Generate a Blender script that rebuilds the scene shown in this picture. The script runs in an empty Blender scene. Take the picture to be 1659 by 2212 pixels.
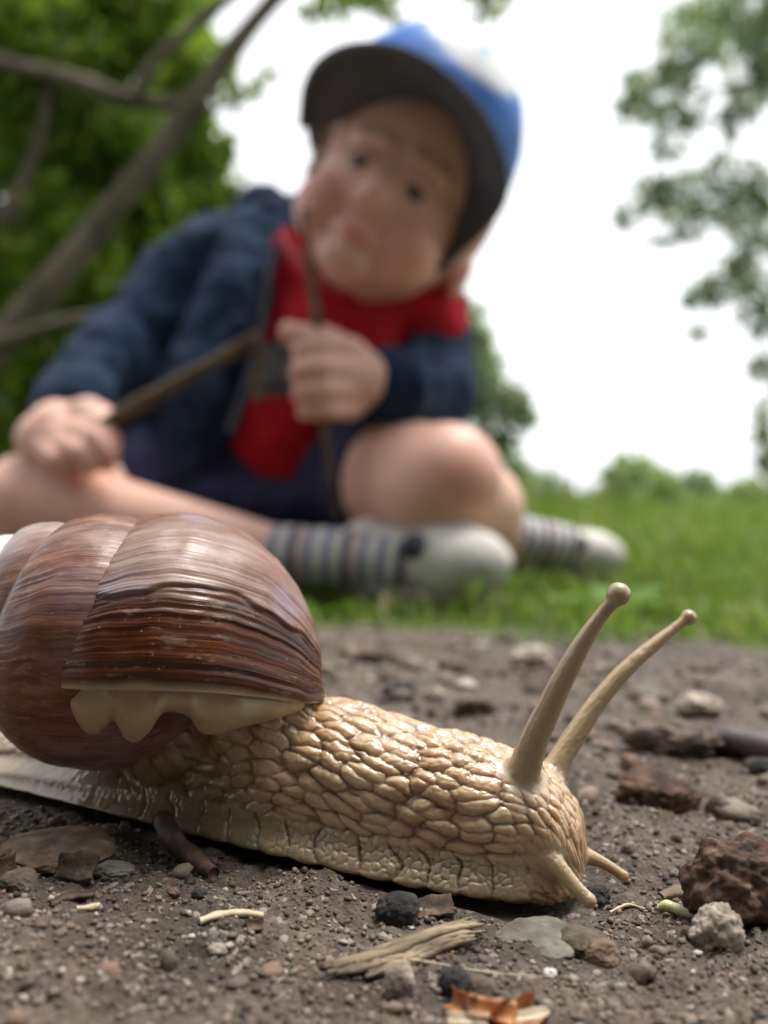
import bpy, math, random
import numpy as np
from mathutils import Vector, Matrix

# ------------------------------------------------------------------ camera, sky, sun, exposure
sc = bpy.context.scene
CAM_H = 42.0                      # mm above the dirt
FPX, CX, CY = 1805.0, 829.5, 1106.0   # focal length in units of a 1659 x 2212 frame
cam_data = bpy.data.cameras.new('camera'); cam = bpy.data.objects.new('camera', cam_data)
sc.collection.objects.link(cam); sc.camera = cam
cam.location = (0, 0, CAM_H * .001); cam.rotation_euler = (math.radians(90), 0, 0)
cam_data.sensor_fit = 'VERTICAL'; cam_data.sensor_height = 4.534; cam_data.sensor_width = 3.4
cam_data.lens = 3.70
cam_data.clip_start = 0.002; cam_data.clip_end = 2000
cam_data.dof.use_dof = True; cam_data.dof.focus_distance = 0.0885
cam_data.dof.aperture_fstop = 1.85; cam_data.dof.aperture_blades = 0

SUN_DIR = Vector((0.26, 0.16, 0.95)).normalized()
elev = math.asin(SUN_DIR.z); azim = math.atan2(SUN_DIR.x, SUN_DIR.y)
world = bpy.data.worlds.new('World'); sc.world = world; world.use_nodes = True
wn = world.node_tree; wn.nodes.clear()
sky = wn.nodes.new('ShaderNodeTexSky'); sky.sky_type = 'NISHITA'; sky.sun_disc = False
sky.sun_elevation = elev; sky.sun_rotation = azim; sky.air_density = 1.0; sky.dust_density = 4.0; sky.ozone_density = 1.0
bw = wn.nodes.new('ShaderNodeRGBToBW'); vm = wn.nodes.new('ShaderNodeMix'); vm.data_type = 'RGBA'
veil = wn.nodes.new('ShaderNodeMix'); veil.data_type = 'RGBA'
bg = wn.nodes.new('ShaderNodeBackground'); wo = wn.nodes.new('ShaderNodeOutputWorld')
wn.links.new(sky.outputs[0], bw.inputs[0])
vm.inputs[0].default_value = 0.86                       # thin overcast: the blue is veiled by cloud
wn.links.new(sky.outputs[0], vm.inputs[6]); wn.links.new(bw.outputs[0], vm.inputs[7])
veil.inputs[0].default_value = 0.65; veil.inputs[7].default_value = (7.2, 7.3, 7.5, 1)   # even cloud layer
wn.links.new(vm.outputs[2], veil.inputs[6]); wn.links.new(veil.outputs[2], bg.inputs[0])
bg.inputs[1].default_value = 0.13
wn.links.new(bg.outputs[0], wo.inputs[0])
sun_d = bpy.data.lights.new('sun', 'SUN'); sun = bpy.data.objects.new('sun', sun_d); sc.collection.objects.link(sun)
sun_d.energy = 2.3; sun_d.angle = math.radians(22); sun_d.color = (1, .95, .87)
sun.rotation_euler = SUN_DIR.to_track_quat('Z', 'Y').to_euler(); sun.location = (-2, 1.5, 5)
vs = sc.view_settings; vs.view_transform = 'Standard'; vs.look = 'None'; vs.exposure = 1.0; vs.gamma = 1
vs.use_curve_mapping = False
sc.render.engine = 'CYCLES'; sc.cycles.use_denoising = True
sc.cycles.max_bounces = 6; sc.cycles.transparent_max_bounces = 6
sc.cycles.sample_clamp_indirect = 6

R = np.random.default_rng(7)
MM = 0.001
COL = sc.collection

# ------------------------------------------------------------------ helpers
def P(px, py, d):
    return np.array([(px - CX) * d / FPX, d, CAM_H - (py - CY) * d / FPX])

def sstep(x, a=0., b=1.):
    t = np.clip((np.asarray(x, float) - a) / (b - a), 0, 1); return t * t * (3 - 2 * t)

def _hash(i, j, k, seed):
    n = (i * 374761393 + j * 668265263 + k * 2147483647 + seed * 974634721) & 0xffffffff
    n = ((n ^ (n >> 13)) * 1274126177) & 0xffffffff
    n = ((n ^ (n >> 16)) * 2246822519) & 0xffffffff
    return ((n ^ (n >> 15)) & 0xffffff) / float(0xffffff)

def vnoise(p, seed=0):
    p = np.asarray(p, float); f = np.floor(p); i = f.astype(np.int64); t = p - f; t = t * t * (3 - 2 * t)
    r = 0
    for a in (0, 1):
        for b in (0, 1):
            for c in (0, 1):
                w = (t[..., 0] if a else 1 - t[..., 0]) * (t[..., 1] if b else 1 - t[..., 1]) * (t[..., 2] if c else 1 - t[..., 2])
                r = r + w * _hash(i[..., 0] + a, i[..., 1] + b, i[..., 2] + c, seed)
    return r * 2 - 1

def fbm(p, octs=4, seed=0, gain=.5):
    p = np.asarray(p, float); r = 0; a = 1.
    for o in range(octs):
        r = r + a * vnoise(p * 2 ** o + 17.3 * o, seed + o); a *= gain
    return r

def vor2(u, v, seed=0, jit=.8):
    iu = np.floor(u).astype(np.int64); iv = np.floor(v).astype(np.int64)
    f1 = np.full(u.shape, 9.); f2 = np.full(u.shape, 9.); idv = np.zeros(u.shape)
    for a in (-1, 0, 1):
        for b in (-1, 0, 1):
            h1 = _hash(iu + a, iv + b, 0 * iu, seed); h2 = _hash(iu + a, iv + b, 0 * iu + 1, seed)
            d = np.hypot(iu + a + .5 + (h1 - .5) * jit - u, iv + b + .5 + (h2 - .5) * jit - v)
            near = d < f1
            f2 = np.where(near, f1, np.minimum(f2, d)); idv = np.where(near, h1, idv); f1 = np.where(near, d, f1)
    return f1, f2, idv

def to_obj(name, V, Fc, mat, parent=None, base=(0, 0, 0), attrs=None, smooth=True):
    """V in mm, Fc an (n,3|4) array or a list of faces."""
    V = (np.asarray(V, float) - np.asarray(base, float)) * MM
    me = bpy.data.meshes.new(name)
    if isinstance(Fc, np.ndarray):
        k = Fc.shape[1]; n = len(Fc)
        me.vertices.add(len(V)); me.vertices.foreach_set('co', V.ravel())
        me.loops.add(n * k); me.loops.foreach_set('vertex_index', Fc.ravel().astype(np.int32))
        me.polygons.add(n); me.polygons.foreach_set('loop_start', np.arange(0, n * k, k, dtype=np.int32))
        me.polygons.foreach_set('loop_total', np.full(n, k, np.int32))
        me.update(calc_edges=True)
    else:
        me.from_pydata(V.tolist(), [], Fc)
    me.polygons.foreach_set('use_smooth', np.full(len(me.polygons), smooth))
    for an, av in (attrs or {}).items():
        av = np.asarray(av, np.float32)
        if av.ndim == 1:
            me.attributes.new(an, 'FLOAT', 'POINT').data.foreach_set('value', av)
        else:
            me.attributes.new(an, 'FLOAT_VECTOR', 'POINT').data.foreach_set('vector', av.ravel())
    me.validate(); me.update()
    me.materials.append(mat)
    o = bpy.data.objects.new(name, me); COL.objects.link(o)
    if parent is not None:
        o.parent = parent
    else:
        o.location = Vector(base) * MM
    return o

def tag(o, label, cat, group=None, kind=None):
    if label: o['label'] = label
    if cat: o['category'] = cat
    if group: o['group'] = group
    if kind: o['kind'] = kind
    return o

def empty(name, base, label, cat, group=None):
    o = bpy.data.objects.new(name, None); COL.objects.link(o); o.location = Vector(base) * MM
    o.empty_display_size = .01
    return tag(o, label, cat, group)

def grid_faces(nu, nv, wrap_v=False, wrap_u=False):
    iu = np.arange(nu if wrap_u else nu - 1); iv = np.arange(nv if wrap_v else nv - 1)
    a, b = np.meshgrid(iu, iv, indexing='ij'); a2 = (a + 1) % nu; b2 = (b + 1) % nv
    return np.stack([a * nv + b, a2 * nv + b, a2 * nv + b2, a * nv + b2], -1).reshape(-1, 4)

_ico = {}
def ico(sub):
    if sub not in _ico:
        t = (1 + 5 ** .5) / 2
        v = [(-1, t, 0), (1, t, 0), (-1, -t, 0), (1, -t, 0), (0, -1, t), (0, 1, t), (0, -1, -t), (0, 1, -t), (t, 0, -1), (t, 0, 1), (-t, 0, -1), (-t, 0, 1)]
        f = [(0, 11, 5), (0, 5, 1), (0, 1, 7), (0, 7, 10), (0, 10, 11), (1, 5, 9), (5, 11, 4), (11, 10, 2), (10, 7, 6), (7, 1, 8), (3, 9, 4), (3, 4, 2), (3, 2, 6), (3, 6, 8), (3, 8, 9), (4, 9, 5), (2, 4, 11), (6, 2, 10), (8, 6, 7), (9, 8, 1)]
        v = [np.array(x) / np.linalg.norm(x) for x in v]
        for _ in range(sub):
            cache = {}; nf = []
            def mid(a, b):
                k = (min(a, b), max(a, b))
                if k not in cache:
                    m = v[a] + v[b]; v.append(m / np.linalg.norm(m)); cache[k] = len(v) - 1
                return cache[k]
            for a, b, c in f:
                x, y, z = mid(a, b), mid(b, c), mid(c, a)
                nf += [(a, x, z), (b, y, x), (c, z, y), (x, y, z)]
            f = nf
        _ico[sub] = (np.array(v), np.array(f))
    return _ico[sub]

def tube(pts, rad, n=12, caps=True, wob=0., seed=0):
    """swept tube through pts (mm) with radii; returns V, faces(list)"""
    pts = np.asarray(pts, float); rad = np.asarray(rad, float)
    T = np.gradient(pts, axis=0); T /= np.linalg.norm(T, axis=1)[:, None] + 1e-9
    up = np.array([0, 0, 1.]) if abs(T[0, 2]) < .9 else np.array([1., 0, 0])
    N = np.cross(up, T[0]); N /= np.linalg.norm(N); V = []
    ang = np.linspace(0, 2 * np.pi, n, endpoint=False)
    for i in range(len(pts)):
        N = N - T[i] * N.dot(T[i]); N /= np.linalg.norm(N) + 1e-9; B = np.cross(T[i], N)
        V.append(pts[i] + rad[i] * (np.cos(ang)[:, None] * N + np.sin(ang)[:, None] * B))
    V = np.concatenate(V)
    if wob:
        sc_ = 1.0 / max(rad.mean() * 2.2, 1e-6); C = np.repeat(pts, n, 0)
        V = C + (V - C) * (1 + wob * fbm(V * sc_, 3, seed))[:, None]
    Fs = grid_faces(len(pts), n, wrap_v=True).tolist()
    if caps:
        Fs.append(list(range(n))[::-1]); Fs.append(list(range((len(pts) - 1) * n, len(pts) * n)))
    return V, Fs

def spline(pts, n):
    pts = np.asarray(pts, float); k = len(pts); x = np.arange(k); q = np.linspace(0, k - 1, n)
    m = np.gradient(pts, axis=0); i = np.clip(q.astype(int), 0, k - 2); t = (q - i)[:, None]
    return (2*t**3-3*t**2+1)*pts[i] + (t**3-2*t**2+t)*m[i] + (-2*t**3+3*t**2)*pts[i+1] + (t**3-t**2)*m[i+1]

class Blob:
    """collects closed solids (mm) and fuses them into ONE continuous surface"""
    def __init__(s): s.V = []; s.F = []; s.n = 0
    def add(s, V, Fc):
        s.V.append(np.asarray(V, float)); s.F += [[i + s.n for i in f] for f in (Fc.tolist() if isinstance(Fc, np.ndarray) else Fc)]; s.n += len(V); return s
    def ell(s, c, r, rot=None, sub=3):
        v, f = ico(sub); r = np.asarray(r, float) * np.ones(3); q = v * r
        if rot is not None: q = q @ np.asarray(rot).T
        return s.add(q + np.asarray(c), f)
    def cap(s, pts, rad, n=20):
        pts = np.asarray(pts, float); rad = np.asarray(rad, float)
        for i in range(len(pts)):
            s.ell(pts[i], rad[i], sub=2 if rad[i] < 15 else 3)
            if i:
                V, Fc = tube([pts[i - 1], pts[i]], [rad[i - 1], rad[i]], n); s.add(V, Fc)
        return s
    def remesh(s, voxel, smooth=2, factor=.5):
        me = bpy.data.meshes.new('tmp'); me.from_pydata(np.concatenate(s.V).tolist(), [], s.F)
        o = bpy.data.objects.new('tmp', me); COL.objects.link(o)
        m = o.modifiers.new('r', 'REMESH'); m.mode = 'VOXEL'; m.voxel_size = voxel
        if smooth:
            k = o.modifiers.new('s', 'SMOOTH'); k.iterations = smooth; k.factor = factor
        dg = bpy.context.evaluated_depsgraph_get(); ev = o.evaluated_get(dg); em = ev.to_mesh()
        V = np.empty(len(em.vertices) * 3); em.vertices.foreach_get('co', V); V = V.reshape(-1, 3)
        em.calc_loop_triangles()
        nq = len(em.polygons); lt = np.empty(nq, np.int32); em.polygons.foreach_get('loop_total', lt)
        li = np.empty(len(em.loops), np.int32); em.loops.foreach_get('vertex_index', li)
        if (lt == 4).all(): Fc = li.reshape(-1, 4).copy()
        else:
            T = np.empty(len(em.loop_triangles) * 3, np.int32); em.loop_triangles.foreach_get('vertices', T); Fc = T.reshape(-1, 3)
        Nn = np.empty(len(em.vertices) * 3); em.vertices.foreach_get('normal', Nn); Nn = Nn.reshape(-1, 3)
        ev.to_mesh_clear(); bpy.data.objects.remove(o); bpy.data.meshes.remove(me)
        return V, Fc, Nn

# ------------------------------------------------------------------ materials
def nt(name):
    m = bpy.data.materials.new(name); m.use_nodes = True; t = m.node_tree
    b = t.nodes['Principled BSDF']; return m, t, b
def node(t, typ, **kw):
    n = t.nodes.new(typ)
    for k, v in kw.items():
        if k == 'ins':
            for a, c in v.items(): n.inputs[a].default_value = c
        else: setattr(n, k, v)
    return n
def ramp(t, fac, stops, interp='LINEAR'):
    r = t.nodes.new('ShaderNodeValToRGB'); r.color_ramp.interpolation = interp
    e = r.color_ramp.elements
    while len(e) < len(stops): e.new(.5)
    for i, (p, c) in enumerate(stops):
        e[i].position = p; e[i].color = (*c, 1) if len(c) == 3 else c
    t.links.new(fac, r.inputs[0]); return r.outputs[0]
def mixc(t, fac, a, b, mode='MIX'):
    m = t.nodes.new('ShaderNodeMix'); m.data_type = 'RGBA'; m.blend_type = mode
    for s, i in ((fac, 0), (a, 6), (b, 7)):
        if hasattr(s, 'links'): t.links.new(s, m.inputs[i])
        else: m.inputs[i].default_value = s if i == 0 else (*s, 1)
    return m.outputs[2]
def math_(t, op, a, b=None, clamp=False):
    m = t.nodes.new('ShaderNodeMath'); m.operation = op; m.use_clamp = clamp
    for s, i in ((a, 0), (b, 1)):
        if s is None: continue
        if hasattr(s, 'links'): t.links.new(s, m.inputs[i])
        else: m.inputs[i].default_value = s
    return m.outputs[0]
def noise(t, vec, scale, detail=4, rough=.55, dist=0.):
    n = node(t, 'ShaderNodeTexNoise', ins={'Scale': scale, 'Detail': detail, 'Roughness': rough, 'Distortion': dist})
    if vec is not None: t.links.new(vec, n.inputs['Vector'])
    return n.outputs['Fac']
def objco(t): return node(t, 'ShaderNodeTexCoord').outputs['Object']
def bump(t, b, h, strength, dist):
    n = node(t, 'ShaderNodeBump', ins={'Strength': strength, 'Distance': dist})
    t.links.new(h, n.inputs['Height']); t.links.new(n.outputs[0], b.inputs['Normal']); return n
def simple(name, stops, scale, rough=.8, bstr=.3, bdist=.0004, bscale=None, detail=5, spec=.3, sss=None, sheen=0., stretch=None, coat=0.):
    """noise-coloured procedural material, scale in 1/m"""
    m, t, b = nt(name); co = objco(t)
    if stretch:
        mp = node(t, 'ShaderNodeMapping'); mp.inputs['Scale'].default_value = stretch; t.links.new(co, mp.inputs[0]); co = mp.outputs[0]
    c = ramp(t, noise(t, co, scale, detail), stops); t.links.new(c, b.inputs['Base Color'])
    b.inputs['Roughness'].default_value = rough; b.inputs['Specular IOR Level'].default_value = spec
    if bstr: bump(t, b, noise(t, co, bscale or scale * 3, 6, .65), bstr, bdist)
    if sss:
        b.inputs['Subsurface Weight'].default_value = sss[0]; b.inputs['Subsurface Radius'].default_value = (1, .45, .25); b.inputs['Subsurface Scale'].default_value = sss[1]
    if sheen: b.inputs['Sheen Weight'].default_value = sheen
    if coat: b.inputs['Coat Weight'].default_value = coat
    return m

def leaf_mat(name, stops, trans=.35):
    m, t, b = nt(name)
    g = node(t, 'ShaderNodeNewGeometry')
    c = ramp(t, g.outputs['Random Per Island'], stops); t.links.new(c, b.inputs['Base Color'])
    b.inputs['Roughness'].default_value = .45; b.inputs['Specular IOR Level'].default_value = .35
    tr = node(t, 'ShaderNodeBsdfTranslucent'); mx = node(t, 'ShaderNodeMixShader'); mx.inputs[0].default_value = trans
    t.links.new(mixc(t, .5, c, (.25, .42, .03)), tr.inputs[0])
    t.links.new(b.outputs[0], mx.inputs[1]); t.links.new(tr.outputs[0], mx.inputs[2])
    t.links.new(mx.outputs[0], t.nodes['Material Output'].inputs[0]); return m

# ------------------------------------------------------------------ ground
def gz(x, y):
    """height of the ground (mm), smooth part"""
    x = np.asarray(x, float); y = np.asarray(y, float)
    z = 5.5 * sstep(-x, -20, 50) * sstep(y, 330, 160)
    z = z - 18 * sstep(y, 190, 500)
    return z + 6 * sstep(-x, 60, 260) * sstep(y, 600, 200)
def edge_y(x):          # where the bare path ends and the grass begins
    x = np.asarray(x, float)
    return np.clip(392 - .78 * (x + 30), 236, 640) + 9 * np.sin(x * .07) + 6 * np.sin(x * .19 + 1)
def gz_fine(x, y):
    p = np.stack([x, y, 0 * x], -1)
    near = sstep(y, 900, 300)
    amp = .75 + .5 * sstep(y, 110, 200)
    h = 1.5 * amp * fbm(p / 24, 3, 11) + .55 * fbm(p / 6.5, 3, 21) + .42 * fbm(p / 1.9, 3, 31)
    f1, f2, idv = vor2(x / 2.3 + .4 * fbm(p / 3, 2, 5), y / 2.3, 3)
    h = h + .42 * np.clip((f2 - f1) * 2.2, 0, 1) * (idv > .45) * sstep(fbm(p / 13, 2, 44), -.25, .4)
    # press the ground flat under the snail's sole
    fx, fy = .947, -.32; s = (x - 19.3) * fx + (y - 95.0) * fy; w = (x - 19.3) * .32 + (y - 95.0) * .947
    under = sstep(s, 8, 0) * sstep(s, -110, -80) * sstep(np.abs(w), 13, 8)
    h = h * (1 - .85 * under) - .9 * under
    return gz(x, y) + h * near

def axis_coords(lo, hi, step, far, n):
    a = np.arange(lo, hi, step); g = np.geomspace(step, far, n)
    up = hi + np.cumsum(g) ; dn = lo - np.cumsum(g)
    return np.concatenate([dn[::-1], a, up])
xs = axis_coords(-95, 105, .45, 60000, 70)
ya = np.arange(58, 150, .42); yb = 150 + np.cumsum(np.geomspace(.42, 2.6, 190)); yc = yb[-1] + np.cumsum(np.geomspace(2.8, 60000, 80))
yd = 58 - np.cumsum(np.geomspace(.5, 60000, 60))
ys = np.concatenate([yd[::-1], ya, yb, yc])
gx, gy = np.meshgrid(xs, ys, indexing='ij')
gV = np.stack([gx, gy, gz_fine(gx, gy)], -1).reshape(-1, 3)
path = sstep((edge_y(gx) - gy) + 16 * fbm(np.stack([gx, gy, 0 * gx], -1) / 30, 3, 71), -12, 18).reshape(-1)

m, t, b = nt('dirt'); co = objco(t)
n1 = noise(t, co, 60, 6, .6); n2 = noise(t, co, 700, 6, .65); n3 = noise(t, co, 2600, 4, .6)
c = ramp(t, n1, [(.3, (.040, .031, .024)), (.48, (.085, .066, .052)), (.72, (.165, .135, .11))])
c = mixc(t, .75, c, ramp(t, n2, [(.32, (.25, .22, .2)), (.5, (.5, .49, .48)), (.66, (.78, .76, .74))]), 'OVERLAY')
v = node(t, 'ShaderNodeTexVoronoi', ins={'Scale': 1500.}); t.links.new(co, v.inputs['Vector'])
sp = ramp(t, v.outputs['Color'], [(.80, (0, 0, 0)), (.86, (1, 1, 1))])
c = mixc(t, math_(t, 'MULTIPLY', sp, .5), c, (.42, .37, .32))
sp2 = ramp(t, v.outputs['Color'], [(.14, (1, 1, 1)), (.2, (0, 0, 0))])
c = mixc(t, math_(t, 'MULTIPLY', sp2, .6), c, (.05, .04, .034))
at = node(t, 'ShaderNodeAttribute', attribute_name='path')
c = mixc(t, at.outputs['Fac'], ramp(t, noise(t, co, 9, 6), [(.3, (.035, .05, .014)), (.6, (.07, .10, .024)), (.8, (.12, .13, .04))]), c)
t.links.new(c, b.inputs['Base Color']); b.inputs['Roughness'].default_value = .82; b.inputs['Specular IOR Level'].default_value = .35
hs = math_(t, 'ADD', n2, math_(t, 'MULTIPLY', n3, .5)); hs = math_(t, 'ADD', hs, math_(t, 'MULTIPLY', v.outputs['Distance'], -.5))
bump(t, b, hs, .9, .0007)
DIRT = m
tag(to_obj('ground', gV, grid_faces(len(xs), len(ys)), DIRT, attrs={'path': path}), None, None, kind='structure')

def ground_hit(px, py, lift=0.):
    """point on the ground seen at this place of the photograph"""
    lo, hi = 60., 3000.
    for _ in range(50):
        d = (lo + hi) / 2; p = P(px, py, d)
        if p[2] > gz(p[0], p[1]) + lift: lo = d
        else: hi = d
    return P(px, py, lo)

# ------------------------------------------------------------------ the snail
def cub(x, y, q):
    m = np.gradient(y, x); i = np.clip(np.searchsorted(x, q) - 1, 0, len(x) - 2); h = x[i + 1] - x[i]; t = (q - x[i]) / h
    return (2*t**3-3*t**2+1)*y[i]+(t**3-2*t**2+t)*h*m[i]+(-2*t**3+3*t**2)*y[i+1]+(t**3-t**2)*h*m[i+1]

SH_O = np.array([-43.364, 95.653, 31.802]); SH_AZ, SH_EL, SH_PH = .143, .279, 2.855
SH_BA, SH_TILT, SK_C, SK_S = 1.541, .318, .255, .079
SH_KN = np.array([0, .25, .5, 1, 1.5, 2, 2.5, 3.6, 4.4, 5.2])
SH_LR = np.array([2.304, 2.087, 1.929, 1.967, 1.743, 1.685, 1.436, 1.18, .45, -.6])
SH_CR = np.array([.812, .867, 1.037, 1.197, .795, 1.105, 1.08, 1.02, 1., 1.])
SH_ZE = np.array([22.859, 21.882, 19.233, 13.299, 13.258, 8.403, 4.364, .8, -1.3, -2.2])
SH_K = 1.08            # overall size of the shell
_A = np.array([-math.cos(SH_EL) * math.cos(SH_AZ), -math.cos(SH_EL) * math.sin(SH_AZ), math.sin(SH_EL)])
_e1 = np.cross(_A, [0, 0, 1.]); _e1 /= np.linalg.norm(_e1); _e2 = np.cross(_A, _e1)
def shell_pt(u, t, grow=0.):
    r = np.exp(cub(SH_KN, SH_LR, u)); c = cub(SH_KN, SH_CR, u) * r; z = cub(SH_KN, SH_ZE, u)
    a = r + grow; b = r * SH_BA + grow; ct, st = math.cos(SH_TILT), math.sin(SH_TILT)
    rho = c + a * np.cos(t) * ct - b * np.sin(t) * st; zt = z + a * np.cos(t) * st + b * np.sin(t) * ct
    th = SH_PH + 2 * np.pi * u + SK_S * np.sin(t) + SK_C * np.cos(t)
    p = SH_O + rho[..., None] * (np.cos(th)[..., None] * _e1 + np.sin(th)[..., None] * _e2) - zt[..., None] * _A
    cam0 = np.array([0, 0, CAM_H]); return cam0 + SH_K * (p - cam0)

# body axis in plan: s runs forward, w sideways (towards the camera is negative)
AX0 = np.array([18.8, 94.0]); AF = np.array([.947, -.32]); AN = np.array([.32, .947])
S_K = np.array([-98, -88, -71, -55, -40, -27, -16, -7, -1.5, 1.8, 3.3, 4.0])
WF = np.array([.4, 4.5, 8.2, 10.2, 10.4, 9.8, 9.3, 8.3, 6.9, 5.2, 3.2, .3])
WB = np.array([.3, 2.5, 5.0, 7.2, 8.4, 8.9, 8.4, 7.9, 6.9, 5.4, 3.3, .3])
ZT = np.array([1.2, 3.5, 6.2, 8.6, 13.0, 17.0, 15.9, 14.9, 13.3, 10.4, 7.6, 4.4])
ZB = np.array([.2, .0, .0, .0, .0, .0, .0, .0, .0, .3, 1.2, 3.4])
def lin(q, y): return cub(S_K, y, q)
def body_xyz(s, w, z):
    xy = AX0 + np.asarray(s)[..., None] * AF + np.asarray(w)[..., None] * AN
    return np.concatenate([xy, (np.asarray(z) + gz(xy[..., 0], xy[..., 1]))[..., None]], -1)
def section(s):
    wf, wb, zt, zb = [float(np.maximum(lin(np.array(s), a), .05)) if a is not ZB else float(lin(np.array(s), a)) for a in (WF, WB, ZT, ZB)]
    h = zt - zb; fl = float(sstep(s, 2.0, -7.)) ; k = min(1., wf / 6)
    gv = zb + min(4.6, h * .40)
    half = [(0, zb), (.6 * wf, zb), (.80 * wf, zb + .12 * k), (.93 * wf, zb + .75 * k), (wf + .6 * fl, zb + 1.35 * k), (wf + .1 * fl, zb + min(2.2, .2 * h)),
            (wf * .955 - .3 * fl, zb + min(3.3, .29 * h)), (max(wf, wb) * .915 - .3 * fl, gv), (wb * .985, zb + .56 * h), (wb * .90, zb + .74 * h), (wb * .66, zb + .9 * h), (wb * .3, zb + .985 * h), (0, zt)]
    pts = half + [(-x, z) for x, z in half[-2:0:-1]]
    return np.array(pts)
SN = 150
s_st = np.concatenate([np.linspace(-97.6, 1.5, SN - 26), 4.0 - 2.4 * np.cos(np.linspace(.15, np.pi / 2 - .02, 26))])
rings = []
for s in s_st:
    q = section(s); n = len(q); qq = np.concatenate([q, q[:2], ])
    q = spline(np.concatenate([q[-2:], q, q[:3]]), (n + 4) * 6 + 1)[12:12 + n * 6]
    rings.append(body_xyz(np.full(len(q), s), q[:, 0], q[:, 1]))
nr = len(rings[0]); bodyV = np.concatenate(rings + [rings[0].mean(0, keepdims=True), rings[-1].mean(0, keepdims=True)])
bf = grid_faces(len(rings), nr, wrap_v=True).tolist(); e0 = len(rings) * nr
bf += [[e0, (j + 1) % nr, j] for j in range(nr)] + [[e0 + 1, (len(rings) - 1) * nr + j, (len(rings) - 1) * nr + (j + 1) % nr] for j in range(nr)]
snb = Blob().add(bodyV, bf)
# neck of the body rising into the shell mouth
lipc = shell_pt(np.array([0.02]), np.array([math.pi / 2]))[0] * 0 + shell_pt(np.zeros(60), np.linspace(0, 2 * np.pi, 60, endpoint=False)).mean(0)
snb.cap([body_xyz(np.array(-44.), np.array(-.5), np.array(6.)), lipc + np.array([-7, 5, -5]), lipc + np.array([-7, 3, 2.])], [7.5, 7., 6.5])
snb.cap([body_xyz(np.array(-31.), np.array(-1.), np.array(8.)), lipc + np.array([5, 6, -4]), lipc + np.array([4, 4, 2.])], [8.6, 7.5, 7.])
# tentacles: centre lines and radii
TEN = [
    ([(1112, 1735, 93.5), (1130, 1672, 92.3), (1149, 1610, 91.3), (1178, 1545, 90.4), (1214, 1470, 89.4), (1256, 1393, 88.6), (1300, 1328, 88.0), (1327, 1296, 87.6), (1336, 1284, 87.4)], [2.2, 1.95, 1.62, 1.4, 1.22, 1.0, .76, .84, 1.22]),
    ([(1178, 1712, 97.5), (1202, 1655, 98.5), (1240, 1592, 99.4), (1294, 1512, 100.4), (1358, 1440, 101.3), (1420, 1387, 102.2), (1462, 1353, 102.8), (1482, 1338, 103.1), (1487, 1334, 103.2)], [1.8, 1.55, 1.3, 1.1, .94, .76, .6, .74, .95]),
    ([(1150, 1822, 90.5), (1180, 1848, 89.0), (1208, 1876, 87.9), (1240, 1913, 87.0), (1268, 1941, 86.4), (1272, 1945, 86.3)], [1.9, 1.35, .95, .76, .72, .76]),
    ([(1235, 1840, 94.5), (1262, 1848, 94.2), (1290, 1858, 94.0), (1318, 1873, 93.8), (1342, 1889, 93.6), (1346, 1892, 93.6)], [1.5, 1.05, .72, .6, .58, .62]),
]
ten_curves = []
for pts, rad in TEN:
    q = spline(np.array([P(*a) for a in pts]), 60); r = spline(np.array(rad)[:, None], 60)[:, 0]
    ten_curves.append((q, r)); V, Fc = tube(q, r, 24); snb.add(V, Fc); snb.ell(q[-1], r[-1] * 1.04, sub=3)
V, Fq, Nn = snb.remesh(.17, 5, .5)

# skin relief: tubercles as geometry
rel = V[:, :2] - AX0; s = rel @ AF; w = rel @ AN; z = V[:, 2] - gz(V[:, 0], V[:, 1])
ztv = np.maximum(lin(np.clip(s, -97, 3.9), ZT), 1.)
ang = np.arctan2(w, z - .30 * ztv); q = ang * (.5 * (lin(np.clip(s, -97, 3.9), WB) + .7 * ztv))
tb = np.full(len(V), 99.); tl = np.zeros(len(V)); tang = np.zeros(len(V)); tid = np.zeros(len(V), int)
for k, (c, r) in enumerate(ten_curves):
    lo, hi = c.min(0) - 6, c.max(0) + 6
    ii = np.where(((V > lo) & (V < hi)).all(1))[0]
    D = np.linalg.norm(V[ii, None] - c[None], axis=2); j = D.argmin(1); d = D[np.arange(len(ii)), j] - r[j]
    ln = np.concatenate([[0], np.cumsum(np.linalg.norm(np.diff(c, axis=0), axis=1))])
    up = d < tb[ii]; iu = ii[up]
    tb[iu] = d[up]; tl[iu] = ln[j[up]]; tid[iu] = k
    ax = c[-1] - c[0]; ax /= np.linalg.norm(ax); e = np.cross(ax, [0, 1, 0]); e /= np.linalg.norm(e); g = np.cross(ax, e)
    dv = V[iu] - c[j[up]]; tang[iu] = np.arctan2(dv @ e, dv @ g)
# melt the roots of the tentacles into the head
wsm = sstep(tb, 3.4, 1.2) * sstep(tl, 8., 4.) * np.where(tid < 2, 1., .12 * sstep(tl, 3., 1.5))
e_ = np.concatenate([Fq[:, [0, 1]], Fq[:, [1, 2]], Fq[:, [2, 3]], Fq[:, [3, 0]]]) if Fq.shape[1] == 4 else np.concatenate([Fq[:, [0, 1]], Fq[:, [1, 2]], Fq[:, [2, 0]]])
act = wsm > .01; e_ = e_[act[e_[:, 0]]]; deg = np.bincount(e_[:, 0], minlength=len(V)).astype(float); deg[deg == 0] = 1
for _ in range(36):
    av = np.stack([np.bincount(e_[:, 0], V[e_[:, 1], k_], minlength=len(V)) for k_ in range(3)], -1) / deg[:, None]
    V[act] += (av[act] - V[act]) * (wsm[act] * .8)[:, None]
tmask = sstep(tb, 1.1, .15) * sstep(tl, 1.2, 3.2)
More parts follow.
